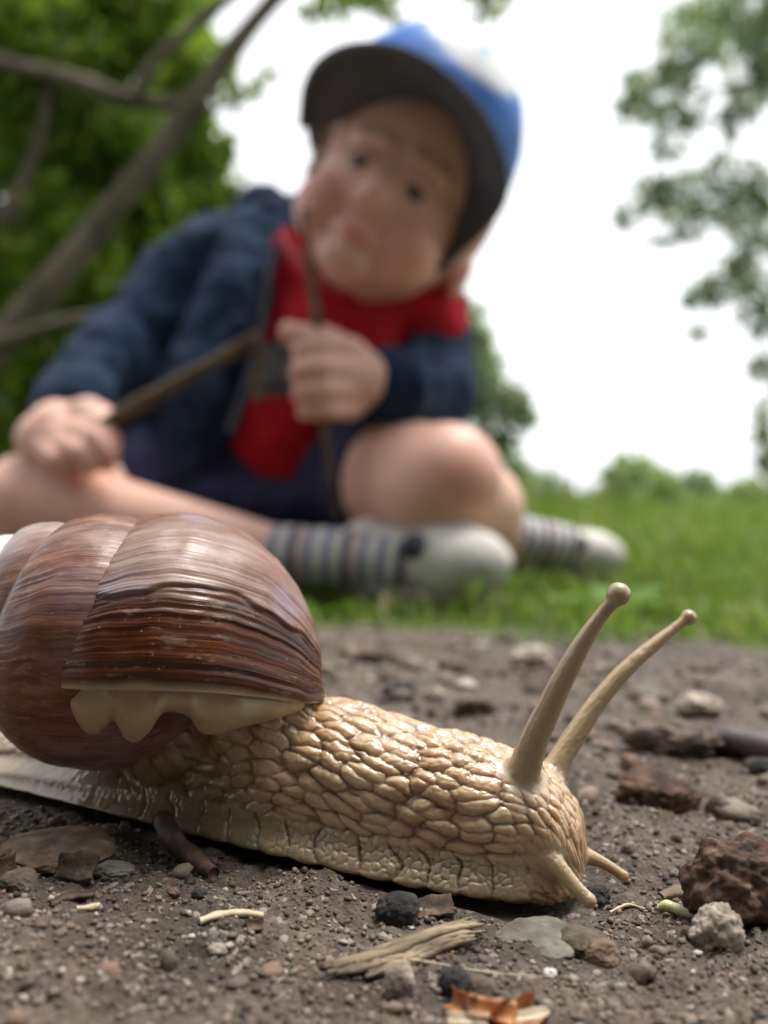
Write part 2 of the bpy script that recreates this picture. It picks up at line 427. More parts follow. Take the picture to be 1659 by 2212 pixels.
# cell size along the body: coarse on the neck, fine on the head
sg = np.linspace(-100, 6, 1061); cs = np.interp(sg, [-100, -60, -34, -24, -14, -8, -3, 1, 6], [2.4, 2.4, 2.9, 3.7, 3.4, 2.7, 1.6, 1.15, .95])
U = np.concatenate([[0], np.cumsum(.1 / (.5 * (cs[1:] + cs[:-1])))])
cq = np.interp(s, [-100, -34, -20, -8, -2, 4], [1.3, 1.4, 1.6, 1.45, 1.1, .9])
pn = V / 6.0
uu = np.interp(s, sg, U) + .22 * fbm(pn, 2, 3) + .10 * fbm(V / 1.3, 2, 13); vv = q / cq + .2 * fbm(pn + 9, 2, 4) + .14 * fbm(V / 1.3 + 5, 2, 14)
shear = np.interp(s, [-100, -30, -10, 0], [.0, .35, .35, .0])
uu2 = uu - shear * vv * .45
f1, f2, cid = vor2(uu2, vv + .25 * uu, 91, .9)
edge = np.clip((f2 - f1) / .5, 0, 1); tub = .45 * np.sqrt(1 - (1 - edge) ** 2) + .55 * np.clip(1 - (f1 / .66) ** 2, 0, 1)
g1, g2, gid = vor2(uu2 * 2.3 + 3, vv * 2.1 + 1.7, 55, .8)
fe = np.clip((g2 - g1) / .4, 0, 1); fine = np.sqrt(1 - (1 - fe) ** 2)
# foot fringe: tall furrows with small cells in between
fr = sstep(z, 5.4, 4.2) * sstep(np.abs(w), 3.5, 5.5) * sstep(s, 1, -5)
fu = s / 3.9 + .35 * fbm(np.stack([s / 5, z / 3, w / 50], -1), 2, 8) + .06 * z
fi = np.floor(fu); fx = fu - fi
furrow = np.clip(np.minimum(fx, 1 - fx) / .11, 0, 1); furrow = np.sqrt(1 - (1 - furrow) ** 2)
h1, h2, hid = vor2(s / .95 + .3 * fbm(pn * 2, 2, 6), z / .85, 77, .85)
fce = np.clip((h2 - h1) / .4, 0, 1); fcell = np.sqrt(1 - (1 - fce) ** 2)
lowedge = sstep(z, 1.1, 2.4)
amp = np.interp(s, [-100, -45, -32, -22, -10, -3, 2, 5], [.18, .26, .42, .52, .50, .38, .30, .24])
amp = amp * (1 - .85 * sstep(tb, 2.4, .4))
dsp = amp * 1.25 * ((tub - .55) * (.7 + .6 * cid) + .20 * (fine - .6))
bulge = np.sin(np.clip(fx, 0, 1) * np.pi) ** .6
dfr = (.7 * (furrow - .7) * sstep(z, 1.2, 2.8) + .35 * (bulge - .6) + .3 * (fcell - .6) * lowedge) * sstep(s, -58, -24) + .06 * (fcell - .6) * lowedge
under_shell = sstep(s, -38, -30)
dsp = dsp * (1 - fr) + dfr * fr
t1, t2, _ = vor2(tl / .62 + 20 * tid, tang / (2 * np.pi) * 11, 33, .75)
te = np.clip((t2 - t1) / .4, 0, 1); tcell = np.sqrt(1 - (1 - te) ** 2)
tamp = np.where(tid == 0, .045, .10) * sstep(tl, 30, 24)
dsp = dsp * (1 - tmask) + tmask * tamp * (tcell - .6)
dsp = dsp * sstep(z, -.2, .5) + .05 * fbm(V / 1.1, 2, 9) * (1 - tmask)
lim = np.interp(s, [-34, -24], [.20, .6]); dsp = np.clip(dsp, -lim, lim * .8)
V = V + Nn * dsp[:, None]
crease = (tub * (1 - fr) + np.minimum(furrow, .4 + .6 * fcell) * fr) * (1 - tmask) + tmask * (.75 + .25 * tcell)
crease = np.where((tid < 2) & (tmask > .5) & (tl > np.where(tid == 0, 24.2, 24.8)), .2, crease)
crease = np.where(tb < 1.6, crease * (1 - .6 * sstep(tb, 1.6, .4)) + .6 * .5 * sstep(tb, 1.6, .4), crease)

m, t, b = nt('snail_skin'); co = objco(t)
ca = node(t, 'ShaderNodeAttribute', attribute_name='crease').outputs['Fac']
fa = node(t, 'ShaderNodeAttribute', attribute_name='foot').outputs['Fac']
ta = node(t, 'ShaderNodeAttribute', attribute_name='tent').outputs['Fac']
nn = noise(t, co, 90, 4)
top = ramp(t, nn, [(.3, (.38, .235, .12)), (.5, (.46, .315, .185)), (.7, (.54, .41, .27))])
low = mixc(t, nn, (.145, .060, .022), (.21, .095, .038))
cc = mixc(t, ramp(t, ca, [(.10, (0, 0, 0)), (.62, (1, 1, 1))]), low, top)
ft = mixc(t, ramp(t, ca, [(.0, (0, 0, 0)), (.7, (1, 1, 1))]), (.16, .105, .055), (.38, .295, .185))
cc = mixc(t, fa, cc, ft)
cc = mixc(t, node(t, 'ShaderNodeAttribute', attribute_name='rear').outputs['Fac'], cc, mixc(t, ca, (.10, .060, .028), (.26, .178, .092)))  # rear foot darkened: own tone plus the shell's shade put into colour
cc = mixc(t, ta, cc, mixc(t, ca, (.27, .195, .105), (.41, .32, .205)))
sk = ramp(t, noise(t, co, 1500, 1), [(.735, (0, 0, 0)), (.76, (1, 1, 1))])
cc = mixc(t, math_(t, 'MULTIPLY', sk, .5), cc, (.08, .06, .04))
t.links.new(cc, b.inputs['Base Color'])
b.inputs['Roughness'].default_value = .34; b.inputs['Specular IOR Level'].default_value = .5
b.inputs['Subsurface Weight'].default_value = .7; b.inputs['Subsurface Radius'].default_value = (1., .55, .28); b.inputs['Subsurface Scale'].default_value = .0018
b.inputs['Coat Weight'].default_value = .65; b.inputs['Coat Roughness'].default_value = .08
bump(t, b, noise(t, co, 2600, 3), .25, .0002)
SKIN = m
S_BASE = np.array([AX0[0] - 40 * AF[0], AX0[1] - 40 * AF[1], 3.])
snail = empty('snail', S_BASE, 'large pale land snail with a brown striped shell crawling over the dirt', 'snail')
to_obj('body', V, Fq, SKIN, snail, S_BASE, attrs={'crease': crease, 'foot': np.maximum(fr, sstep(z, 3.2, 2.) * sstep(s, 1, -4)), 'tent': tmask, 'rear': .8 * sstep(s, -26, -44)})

# shell
ut = np.concatenate([np.linspace(0, .42, 520), np.linspace(.42, 1.0, 140)[1:], np.linspace(1.0, 1.45, 330)[1:], np.linspace(1.45, 5.2, 330)[1:]]); tt = np.linspace(0, 2 * np.pi, 170, endpoint=False)
ug, tg = np.meshgrid(ut, tt, indexing='ij')
rw = np.exp(cub(SH_KN, SH_LR, ug))
arc = np.sin(tg) * 1.3
# growth ribs: ridges follow the lip, uneven in spacing and depth
warp = .0035 * fbm(np.stack([np.cos(tg) * 1.6, np.sin(tg) * 1.6, ug * 7], -1), 3, 14) + .0016 * fbm(np.stack([np.cos(tg) * 6, np.sin(tg) * 6, ug * 16], -1), 2, 15)
uw = ug + warp
one = np.zeros_like(uw)
rib = fbm(np.stack([uw * 210, one, np.cos(tg) * .8], -1), 3, 61) * (.09 + .05 * sstep(.12 - uw, -.02, .03)) + fbm(np.stack([uw * 60, one + 5, np.sin(tg) * .8], -1), 2, 62) * (.05 + .04 * sstep(.12 - uw, -.02, .03))
rib = rib * (.5 + .15 * sstep(.13 - uw, -.02, .04))
brk = .092 + .010 * fbm(np.stack([np.cos(tg) * 3, np.sin(tg) * 3, one], -1), 3, 63)
rib = rib - .30 * np.exp(-((ug - brk) / .0028) ** 2) + .16 * sstep(ug, brk - .006, brk + .004) * sstep(ug, .3, .1)
rib = rib + .12 * fbm(np.stack([np.cos(tg) * 4, np.sin(tg) * 4, ug * 12], -1), 3, 64)
lipthin = sstep(ug, 0, .012)
grow = (rib * np.minimum(rw / 8, 1.) - .35 * (1 - lipthin))
sv = shell_pt(ug, tg, grow)
inn = shell_pt(np.linspace(0, .10, 14)[:, None] + 0 * tt[None], tt[None] + 0 * np.zeros((14, 1)), -.95)   # inside of the mouth
nU, nT = ug.shape
allV = np.concatenate([inn[::-1].reshape(-1, 3), sv.reshape(-1, 3)])
au = np.concatenate([np.repeat(np.linspace(.10, 0, 14), nT), uw.ravel()])
atv = np.concatenate([np.tile(tt, 14), tg.ravel()]); brk_a = np.concatenate([np.zeros(14 * nT), sstep(ug, brk - .004, brk + .006).ravel()])
m, t, b = nt('shell'); co = objco(t)
A_ = node(t, 'ShaderNodeAttribute', attribute_name='growth')        # (whorl count, around-x, around-y)
Bk = node(t, 'ShaderNodeAttribute', attribute_name='old').outputs['Fac']
sx = node(t, 'ShaderNodeSeparateXYZ'); t.links.new(A_.outputs['Vector'], sx.inputs[0])
def gco(k, a):
    n_ = node(t, 'ShaderNodeCombineXYZ'); t.links.new(math_(t, 'MULTIPLY', sx.outputs[0], k), n_.inputs[0])
    t.links.new(math_(t, 'MULTIPLY', sx.outputs[1], a), n_.inputs[1]); t.links.new(math_(t, 'MULTIPLY', sx.outputs[2], a), n_.inputs[2]); return n_.outputs[0]
st1 = noise(t, gco(58, 1.3), 1, 5, .62); st2 = noise(t, gco(330, 1.6), 1, 3, .6); st3 = noise(t, gco(18, 1.4), 1, 3, .5)
young = ramp(t, st1, [(.26, (.022, .007, .004)), (.45, (.055, .015, .006)), (.62, (.115, .032, .010)), (.8, (.19, .060, .018))])
old = ramp(t, st1, [(.28, (.15, .080, .058)), (.46, (.20, .120, .092)), (.56, (.25, .168, .135)), (.74, (.31, .235, .185))])
red = ramp(t, st1, [(.3, (.075, .026, .017)), (.5, (.16, .062, .037)), (.7, (.28, .145, .09))])
blot = noise(t, co, 85, 4, .6)
oldc = mixc(t, ramp(t, blot, [(.42, (0, 0, 0)), (.60, (1, 1, 1))]), old, red)
lil = ramp(t, noise(t, co, 120, 4), [(.5, (0, 0, 0)), (.68, (1, 1, 1))])
oldc = mixc(t, math_(t, 'MULTIPLY', lil, .7), oldc, (.27, .225, .29))
whorl = ramp(t, math_(t, 'DIVIDE', sx.outputs[0], 4.), [(.15, (0, 0, 0)), (.24, (1, 1, 1))])
oldc = mixc(t, math_(t, 'MULTIPLY', whorl, .55), oldc, red)
apex = ramp(t, math_(t, 'DIVIDE', math_(t, 'ADD', sx.outputs[0], math_(t, 'MULTIPLY', blot, .5)), 4.), [(.60, (0, 0, 0)), (.70, (1, 1, 1))])
oldc = mixc(t, apex, oldc, ramp(t, blot, [(.35, (.40, .33, .29)), (.6, (.62, .58, .55))]))
sc_ = mixc(t, Bk, young, oldc)
sc_ = mixc(t, .45, sc_, ramp(t, st2, [(.3, (.28, .26, .25)), (.5, (.5, .5, .5)), (.7, (.74, .73, .72))]), 'OVERLAY')
worn = ramp(t, math_(t, 'ADD', noise(t, gco(120, 5), 1, 4, .7), math_(t, 'MULTIPLY', noise(t, co, 150, 3), .5)), [(.84, (0, 0, 0)), (.93, (1, 1, 1))])
sc_ = mixc(t, math_(t, 'MULTIPLY', worn, .32), sc_, (.36, .28, .21))
grit = ramp(t, noise(t, co, 1900, 2), [(.70, (0, 0, 0)), (.74, (1, 1, 1))])
sc_ = mixc(t, math_(t, 'MULTIPLY', grit, .6), sc_, (.36, .29, .21))
rimf = ramp(t, sx.outputs[0], [(.0015, (1, 1, 1)), (.0055, (0, 0, 0))])
sc_ = mixc(t, math_(t, 'MULTIPLY', rimf, .7), sc_, (.50, .41, .28))
t.links.new(sc_, b.inputs['Base Color'])
t.links.new(ramp(t, noise(t, co, 260, 5), [(.3, (.22, .22, .22)), (.7, (.48, .48, .48))]), b.inputs['Roughness'])
b.inputs['Specular IOR Level'].default_value = .35
bump(t, b, math_(t, 'ADD', st2, math_(t, 'MULTIPLY', noise(t, co, 1600, 4), .35)), .35, .00018)
SHELL = m
S_ATT = np.stack([au, np.cos(atv), np.sin(atv)], -1)
shell_o = to_obj('shell', allV, grid_faces(nU + 14, nT, wrap_v=True), SHELL, snail, S_BASE, attrs={'growth': S_ATT, 'old': brk_a})

# mantle: fleshy collar filling the mouth, with lobes hanging under the lip
MANT = simple('mantle', [(.3, (.33, .235, .13)), (.5, (.41, .31, .18)), (.7, (.47, .37, .23))], 200, rough=.4, bstr=.25, bdist=.0003, bscale=900, spec=.5, sss=(.5, .0012), coat=.3)
mb = Blob()
la = np.linspace(math.radians(-75), math.radians(100), 80)
lp = shell_pt(np.full(80, .003), la, -1.0); lpx = CX + FPX * lp[:, 0] / lp[:, 1]; lpy = CY - FPX * (lp[:, 2] - CAM_H) / lp[:, 1]
od = np.argsort(lpx); lpx, lpy, lpd = lpx[od], lpy[od], lp[od, 1]
# hanging hem of the mantle: (place along the lip, how low it hangs)
hem = np.array([(122, 1500), (140, 1530), (155, 1556), (172, 1576), (190, 1586), (212, 1586), (232, 1570), (246, 1550), (256, 1570), (268, 1594), (282, 1604), (300, 1602), (318, 1588), (334, 1566), (346, 1546), (356, 1538), (372, 1538), (396, 1542), (410, 1550), (420, 1570), (434, 1584), (452, 1588), (482, 1582), (520, 1572), (560, 1562), (600, 1552), (640, 1541), (680, 1529)], float)
mx = np.linspace(122, 680, 150); ytop = np.interp(mx, lpx, lpy) - 6; ybot = np.maximum(np.interp(mx, hem[:, 0], hem[:, 1]), ytop + 14); dtop = np.interp(mx, lpx, lpd)
kk = np.linspace(0, 1, 22); fr_, bk_ = [], []
for x_, y0, y1, d0 in zip(mx, ytop, ybot, dtop):
    bul = 1.7 * np.sin(np.clip(kk ** 1.5, 0, 1) * np.pi) ** .8 * min(1., max(0., (y1 - y0 - 22) / 60))
    dd = d0 + .6 + 2.7 * kk ** .8 * (y1 - y0) / 110 - bul
    th_ = 1.7 * (1 - .55 * kk ** 2)
    fr_.append([P(x_, y0 + (y1 - y0) * k_, d_) for k_, d_ in zip(kk, dd)]); bk_.append([P(x_, y0 + (y1 - y0) * k_, d_ + t_ + b_ * .8) for k_, d_, t_, b_ in zip(kk, dd, th_, bul)])
fr_ = np.array(fr_); bk_ = np.array(bk_)[:, ::-1]
ring_ = np.concatenate([fr_, bk_], 1); nA, nB = ring_.shape[:2]
mf_ = grid_faces(nA, nB, wrap_v=True).tolist() + [list(range(nB))[::-1], list(range((nA - 1) * nB, nA * nB))]
mb.add(ring_.reshape(-1, 3), mf_)
mV, mF, mN = mb.remesh(.24, 7, .5)
to_obj('mantle', mV + mN * (.06 * fbm(mV / 1.5, 3, 3))[:, None], mF, MANT, snail, S_BASE)
# ------------------------------------------------------------------ the child
def T3(*cols): return np.array(cols, float).T
skin_m, t, b = nt('child_skin'); co = objco(t)
fl = node(t, 'ShaderNodeAttribute', attribute_name='flush').outputs['Fac']
c = ramp(t, noise(t, co, 45, 4), [(.3, (.68, .39, .30)), (.7, (.78, .48, .385))])
c = mixc(t, fl, c, (.62, .20, .17)); t.links.new(c, b.inputs['Base Color'])
b.inputs['Roughness'].default_value = .5; b.inputs['Subsurface Weight'].default_value = .25
b.inputs['Subsurface Radius'].default_value = (1, .35, .2); b.inputs['Subsurface Scale'].default_value = .006
bump(t, b, noise(t, co, 900, 3), .15, .0006)
JACK = simple('navy_fleece', [(.3, (.012, .024, .052)), (.55, (.022, .041, .082)), (.8, (.034, .060, .11))], 60, rough=.95, bstr=.5, bdist=.003, bscale=260, spec=.08, sheen=.05)
SHORT = simple('shorts_cloth', [(.3, (.014, .016, .048)), (.7, (.03, .034, .088))], 40, rough=.9, bstr=.3, bdist=.002, bscale=200, spec=.15, sheen=.1)
HOODG = simple('grey_lining', [(.3, (.13, .135, .13)), (.7, (.24, .25, .235))], 60, rough=.95, bstr=.3, bdist=.002, bscale=300, spec=.1)
HAIR = simple('fair_hair', [(.3, (.30, .21, .12)), (.5, (.42, .32, .20)), (.7, (.55, .44, .30))], 120, rough=.5, bstr=.5, bdist=.001, stretch=(3, 3, .4))
BRIM = simple('dark_brim', [(.3, (.085, .092, .115)), (.7, (.13, .135, .16))], 60, rough=.85, bstr=.2, bdist=.001, spec=.15)
SHOE_W = simple('pale_leather', [(.3, (.36, .34, .31)), (.6, (.60, .58, .54)), (.8, (.68, .66, .62))], 30, rough=.55, bstr=.2, bdist=.001, spec=.4)
SHOE_D = simple('dark_patch', [(.3, (.03, .035, .05)), (.7, (.06, .065, .09))], 60, rough=.7, bstr=.1, bdist=.001)
SOLE = simple('shoe_sole', [(.3, (.14, .12, .10)), (.7, (.24, .21, .17))], 60, rough=.8, bstr=.2, bdist=.001)

def stripe_mat(name, attr, cols, n):
    m, t, b = nt(name); a = node(t, 'ShaderNodeAttribute', attribute_name=attr).outputs['Fac']
    f = math_(t, 'FRACT', math_(t, 'ADD', math_(t, 'MULTIPLY', a, n), math_(t, 'MULTIPLY', noise(t, objco(t), 40, 2), .08)))
    k = len(cols); c = ramp(t, f, [(i / k, col) for i, col in enumerate(cols)], 'CONSTANT')
    t.links.new(c, b.inputs['Base Color']); b.inputs['Roughness'].default_value = .95; b.inputs['Specular IOR Level'].default_value = .1
    bump(t, b, noise(t, objco(t), 700, 3), .3, .001); return m
SOCK = stripe_mat('striped_sock', 'along', [(.17, .20, .30), (.56, .53, .48), (.08, .09, .15), (.50, .38, .34), (.20, .23, .33), (.58, .55, .50)], 2.6)

m, t, b = nt('red_cotton'); co = objco(t)
g1 = node(t, 'ShaderNodeAttribute', attribute_name='print').outputs['Fac']
c = ramp(t, noise(t, co, 50, 4), [(.3, (.36, .010, .018)), (.7, (.52, .022, .034))])
pr = ramp(t, noise(t, co, 38, 3, .6), [(.36, (.012, .014, .018)), (.44, (.10, .11, .12)), (.54, (.26, .27, .29)), (.62, (.6, .6, .62))], 'LINEAR')
t.links.new(mixc(t, g1, c, pr), b.inputs['Base Color']); b.inputs['Roughness'].default_value = .9; b.inputs['Specular IOR Level'].default_value = .15
bump(t, b, noise(t, co, 160, 4), .3, .002); SHIRT = m

m, t, b = nt('blue_cap_cloth'); co = objco(t)
pa = node(t, 'ShaderNodeAttribute', attribute_name='print_glare').outputs['Fac']
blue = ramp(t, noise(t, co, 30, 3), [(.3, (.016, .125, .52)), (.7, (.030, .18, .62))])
glare_prn = ramp(t, noise(t, co, 34, 2, .4), [(.56, (.80, .82, .84)), (.62, (.45, .62, .82)), (.70, (.10, .30, .70))])  # white print colours, also painting the bright highlight on the crown
t.links.new(mixc(t, pa, blue, glare_prn), b.inputs['Base Color']); b.inputs['Roughness'].default_value = .5; b.inputs['Specular IOR Level'].default_value = .3
bump(t, b, noise(t, co, 500, 3), .1, .001); CAPB = m

# head frame
HC = P(846, 466, 592)                                   # between the eyes, inside the head
up = np.array([.50, .10, .86]); up /= np.linalg.norm(up)
fw = np.array([-.42, -1., -.62]); fw = fw - up * fw.dot(up); fw /= np.linalg.norm(fw)
rt = np.cross(fw, up)                                    # towards the left of the picture
HR = np.stack([rt, fw, up], 1)
def Hd(x, y, z): return HC + HR @ np.array([x, y, z], float)
person_base = np.array([P(640, 1150, 660)[0], 660., -18.])
person = empty('person', person_base, 'small child in blue cap, navy jacket and red shirt sitting cross-legged holding sticks', 'person')

bd = Blob()
bd.ell(Hd(0, -10, 26), (66, 80, 76), HR, 4); bd.ell(Hd(0, 16, -10), (54, 55, 58), HR, 4)
for sx_ in (-1, 1):
    bd.ell(Hd(28 * sx_, 40, -34), (24, 25, 25), HR); bd.ell(Hd(64 * sx_, -10, -12), (6, 11, 16), HR)
    bd.cap([Hd(10 * sx_, 66, 11), Hd(28 * sx_, 58, 12)], [7, 8])
    bd.ell(Hd(5.5 * sx_, 72, -26.5), (5, 5, 4.4), HR)
    bd.cap([Hd(0, 66.5, -46), Hd(7 * sx_, 66, -45.5), Hd(14 * sx_, 60.5, -48)], [3.2, 3., 2.])
    bd.cap([Hd(0, 65, -52), Hd(7 * sx_, 64, -51.5), Hd(13 * sx_, 60.5, -49)], [3.6, 3.2, 2.])
bd.cap([Hd(0, 64, 2), Hd(0, 68.5, -12), Hd(0, 74.5, -23)], [6, 6, 6.6])
bd.ell(Hd(0, 47, -61), (18, 16, 12), HR); bd.ell(Hd(0, 28, -49), (34, 32, 19), HR)
bd.cap([Hd(0, -14, -45), P(770, 660, 640)], [30, 34])
# trunk, arms, legs
bd.cap([P(770, 640, 640), P(720, 760, 650), P(640, 960, 660), P(620, 1090, 670)], [46, 56, 56, 54])
sh_l, sh_r = P(470, 590, 655), P(900, 690, 655)
bd.cap([P(700, 640, 655), sh_l], [40, 30]); bd.cap([P(800, 680, 655), sh_r], [40, 28])
el_l, wr_l = P(245, 770, 615), P(140, 905, 565)
el_r, wr_r = P(940, 850, 610), P(838, 845, 552)
bd.cap([sh_l, el_l, wr_l], [29, 24, 19]); bd.cap([sh_r, el_r, wr_r], [26, 23, 18])
kn_l, an_l = P(70, 1082, 560), P(600, 1192, 524)
kn_r, an_r = P(945, 1045, 520), P(1085, 1170, 588)
bd.cap([P(560, 1090, 660), P(300, 1085, 612), kn_l], [46, 39, 33]); bd.cap([kn_l, P(250, 1120, 545), an_l, P(760, 1205, 515), P(960, 1225, 505)], [32, 27, 16, 15, 15])
bd.cap([P(720, 1080, 660), P(860, 1040, 570), kn_r], [48, 43, 37]); bd.ell(P(965, 1028, 515), (34, 33, 33)); bd.cap([kn_r, P(1035, 1095, 545), an_r, P(1220, 1180, 596)], [35, 29, 17, 14])
# hand round the upright twig (fingers stacked, thumb on top)
bd.cap([wr_r, P(790, 825, 545), P(735, 815, 538)], [17, 20, 20]); bd.ell(P(748, 818, 540), (22, 17, 27))
hand_r = [((762, 752, 532), (700, 748, 520), (655, 757, 517), (646, 768, 527)), ((765, 795, 529), (700, 793, 516), (650, 800, 514), (642, 808, 525)),
          ((764, 840, 530), (704, 841, 517), (655, 846, 515), (646, 852, 525)), ((760, 884, 533), (708, 886, 522), (666, 889, 520), (656, 892, 529))]
for f, r in zip(hand_r, (7.0, 7.2, 6.9, 6.2)): bd.cap([P(*a) for a in f], [r + .6, r, r * .92, r * .8])
bd.cap([P(770, 775, 538), P(700, 735, 527), P(650, 728, 521), P(624, 716, 520)], [11, 10, 8.5, 6.5])
# hand resting on the knee, holding the thick stick
bd.cap([wr_l, P(130, 935, 552), P(140, 960, 545)], [19, 22, 20]); bd.ell(P(120, 948, 548), (26, 19, 20))
hand_l = [((180, 905, 538), (222, 915, 524), (240, 950, 520), (234, 978, 523)), ((160, 930, 533), (208, 945, 519), (236, 978, 516), (232, 1004, 520)),
          ((130, 955, 531), (176, 975, 517), (200, 1000, 517), (190, 1012, 524)), ((90, 960, 534), (120, 990, 522), (145, 1008, 522), (150, 1014, 528))]
for f, r in zip(hand_l, (6.9, 7.2, 6.9, 6.2)): bd.cap([P(*a) for a in f], [r + .8, r, r * .92, r * .8])
bd.cap([P(150, 905, 553), P(190, 888, 541), P(222, 900, 533)], [11, 9.5, 8])
bV, bF, bN = bd.remesh(1.8, 4, .5)
loc = (bV - HC) @ HR
hw = np.exp(-((loc - [0, 45, -22]) ** 2 / np.array([52, 50, 48]) ** 2).sum(1) * 1.2); hw[hw < .08] = 0
eb = np.concatenate([bF[:, [0, 1]], bF[:, [1, 2]], bF[:, [2, 3]], bF[:, [3, 0]]]) if bF.shape[1] == 4 else np.concatenate([bF[:, [0, 1]], bF[:, [1, 2]], bF[:, [2, 0]]])
eb = eb[hw[eb[:, 0]] > 0]; dg_ = np.bincount(eb[:, 0], minlength=len(bV)).astype(float); dg_[dg_ == 0] = 1
for _ in range(24):                      # soften the toddler's face
    av = np.stack([np.bincount(eb[:, 0], bV[eb[:, 1], k_], minlength=len(bV)) for k_ in range(3)], -1) / dg_[:, None]
    mk = hw > 0; bV[mk] += (av[mk] - bV[mk]) * (.6 * hw[mk])[:, None]
loc = (bV - HC) @ HR
flush = np.zeros(len(bV))
for x, y, z_, r, a in ((32, 55, -30, 22, .6), (-32, 55, -30, 22, .6), (0, 78, -24, 9, .35)):
    flush = np.maximum(flush, a * np.exp(-(((loc - [x, y, z_]) / r) ** 2).sum(1)))
flush = np.maximum(flush, .7 * np.exp(-((loc[:, 0] / 14) ** 4 + ((loc[:, 1] - 67) / 9) ** 4 + ((loc[:, 2] + 49) / 6.5) ** 4)))
flush = np.maximum(flush, .55 * np.exp(-(((bV - P(1010, 1050, 490)) / 22) ** 2).sum(1)))
for f in hand_r + hand_l: flush = np.maximum(flush, .4 * np.exp(-(((bV - P(*f[-1])) / 11) ** 2).sum(1)))
to_obj('body', bV, bF, skin_m, person, person_base, attrs={'flush': flush})
# eyes
m, t, b = nt('eye'); a = node(t, 'ShaderNodeAttribute', attribute_name='iris').outputs['Fac']
t.links.new(ramp(t, a, [(.0, (.30, .22, .19)), (.30, (.34, .27, .24)), (.42, (.03, .03, .03)), (.85, (.05, .06, .07)), (.9, (.01, .01, .01))]), b.inputs['Base Color']); b.inputs['Roughness'].default_value = .1
for sx_ in (-1, 1):
    v, f = ico(3); lv = v * 10.5
    to_obj('eye', np.array([Hd(18.5 * sx_, 59, -6) + HR @ q_ for q_ in lv]), f, m, person, person_base, attrs={'iris': np.clip((v @ np.array([0, .90, -.43]) - .4) * 1.7, 0, 1)})
    lidv, lidf = tube(np.array([Hd(18.5 * sx_ - 11, 62, -3), Hd(18.5 * sx_ - 5, 66, -1.6), Hd(18.5 * sx_ + 5, 66, -1.6), Hd(18.5 * sx_ + 11, 62, -3)]), [3, 4.8, 4.8, 3], 10)
    to_obj('eyelid', lidv, lidf, skin_m, person, person_base, attrs={'flush': np.full(len(lidv), .15)})
    V_, F_ = tube([Hd(11 * sx_, 71.5, 12), Hd(21 * sx_, 69.5, 14), Hd(31 * sx_, 64, 12)], [.6, .8, .4], 8)
    to_obj('eyebrow', V_, F_, HAIR, person, person_base)
# hair: strands over temples and nape
def strands(name, roots, n, length, rad, parent, base, mat, fall):
    Vs, Fs, k = [], [], 0
    for i in range(n):
        x, y, z_ = roots[R.integers(len(roots))] + R.normal(size=3) * np.array([3, 7, 5])
        p0 = Hd(x, y, z_); L = length * R.uniform(.6, 1.2)
        pts = np.array([p0 + L * q_ * np.array(fall) + HR @ (R.normal(size=3) * 2.2 * q_) for q_ in np.linspace(0, 1, 5)])
        a, f = tube(pts, np.linspace(rad, rad * .3, 5), 5); Vs.append(a); Fs += [[j + k for j in g] for g in f]; k += len(a)
    return to_obj(name, np.concatenate(Vs), Fs, mat, parent, base)
strands('hair', np.array([(66, 6, 22), (68, -5, 16), (67, -22, 10), (63, 18, 26), (60, -45, 0), (40, -70, -10), (0, -84, -14), (-40, -70, -10)]), 360, 42, 1.5, person, person_base, HAIR, (-.12, .02, -.95))

# cap: crown and brim
cap_v, cap_f = ico(4)
keep = cap_v[:, 2] > -.34 - .2 * cap_v[:, 1] * (cap_v[:, 1] < 0) * -1 + .22 * np.clip(cap_v[:, 1], 0, 1)
cl = cap_v * np.array([73, 88, 74]) + np.array([12, -18, 70])
glare_mask = np.maximum(sstep(np.linalg.norm((cap_v - np.array([-.22, .72, .62])) * [1, 1, 1], axis=1), .56, .46), sstep(np.linalg.norm(cap_v - np.array([.55, .55, .62]), axis=1), .42, .30))  # patches sized and placed as the washed-out highlights of the crown
lump = 1.5 * fbm(cl / 30, 3, 5)
cl = cl + cap_v * lump[:, None]
idx = -np.ones(len(cap_v), int); idx[keep] = np.arange(keep.sum())
cf = [[idx[j] for j in f] for f in cap_f if all(keep[j] for j in f)]
inn_ = (cl[keep] - np.array([12, -18, 70])) * .965 + np.array([12, -18, 70]); nk = keep.sum()
cfull = cf + [[j + nk for j in f[::-1]] for f in cf]
from collections import Counter
ec = Counter()
for f in cf:
    for a, c2 in zip(f, f[1:] + f[:1]): ec[(a, c2)] += 1
cfull += [[c2, a, a + nk, c2 + nk] for (a, c2) in ec if (c2, a) not in ec]
capo = to_obj('cap', np.concatenate([cl[keep], inn_]) @ HR.T + HC, cfull, CAPB, person, person_base, attrs={'print_glare': np.concatenate([glare_mask[keep], glare_mask[keep] * 0])})
capo['label'] = 'blue cap with white print and painted highlight on the front'
V_, F_ = ico(2); to_obj('button', V_ * np.array([7, 7, 3.5]) @ HR.T + Hd(12, -18, 145.5), F_, CAPB, capo, person_base, attrs={'print_glare': np.zeros(len(V_))})
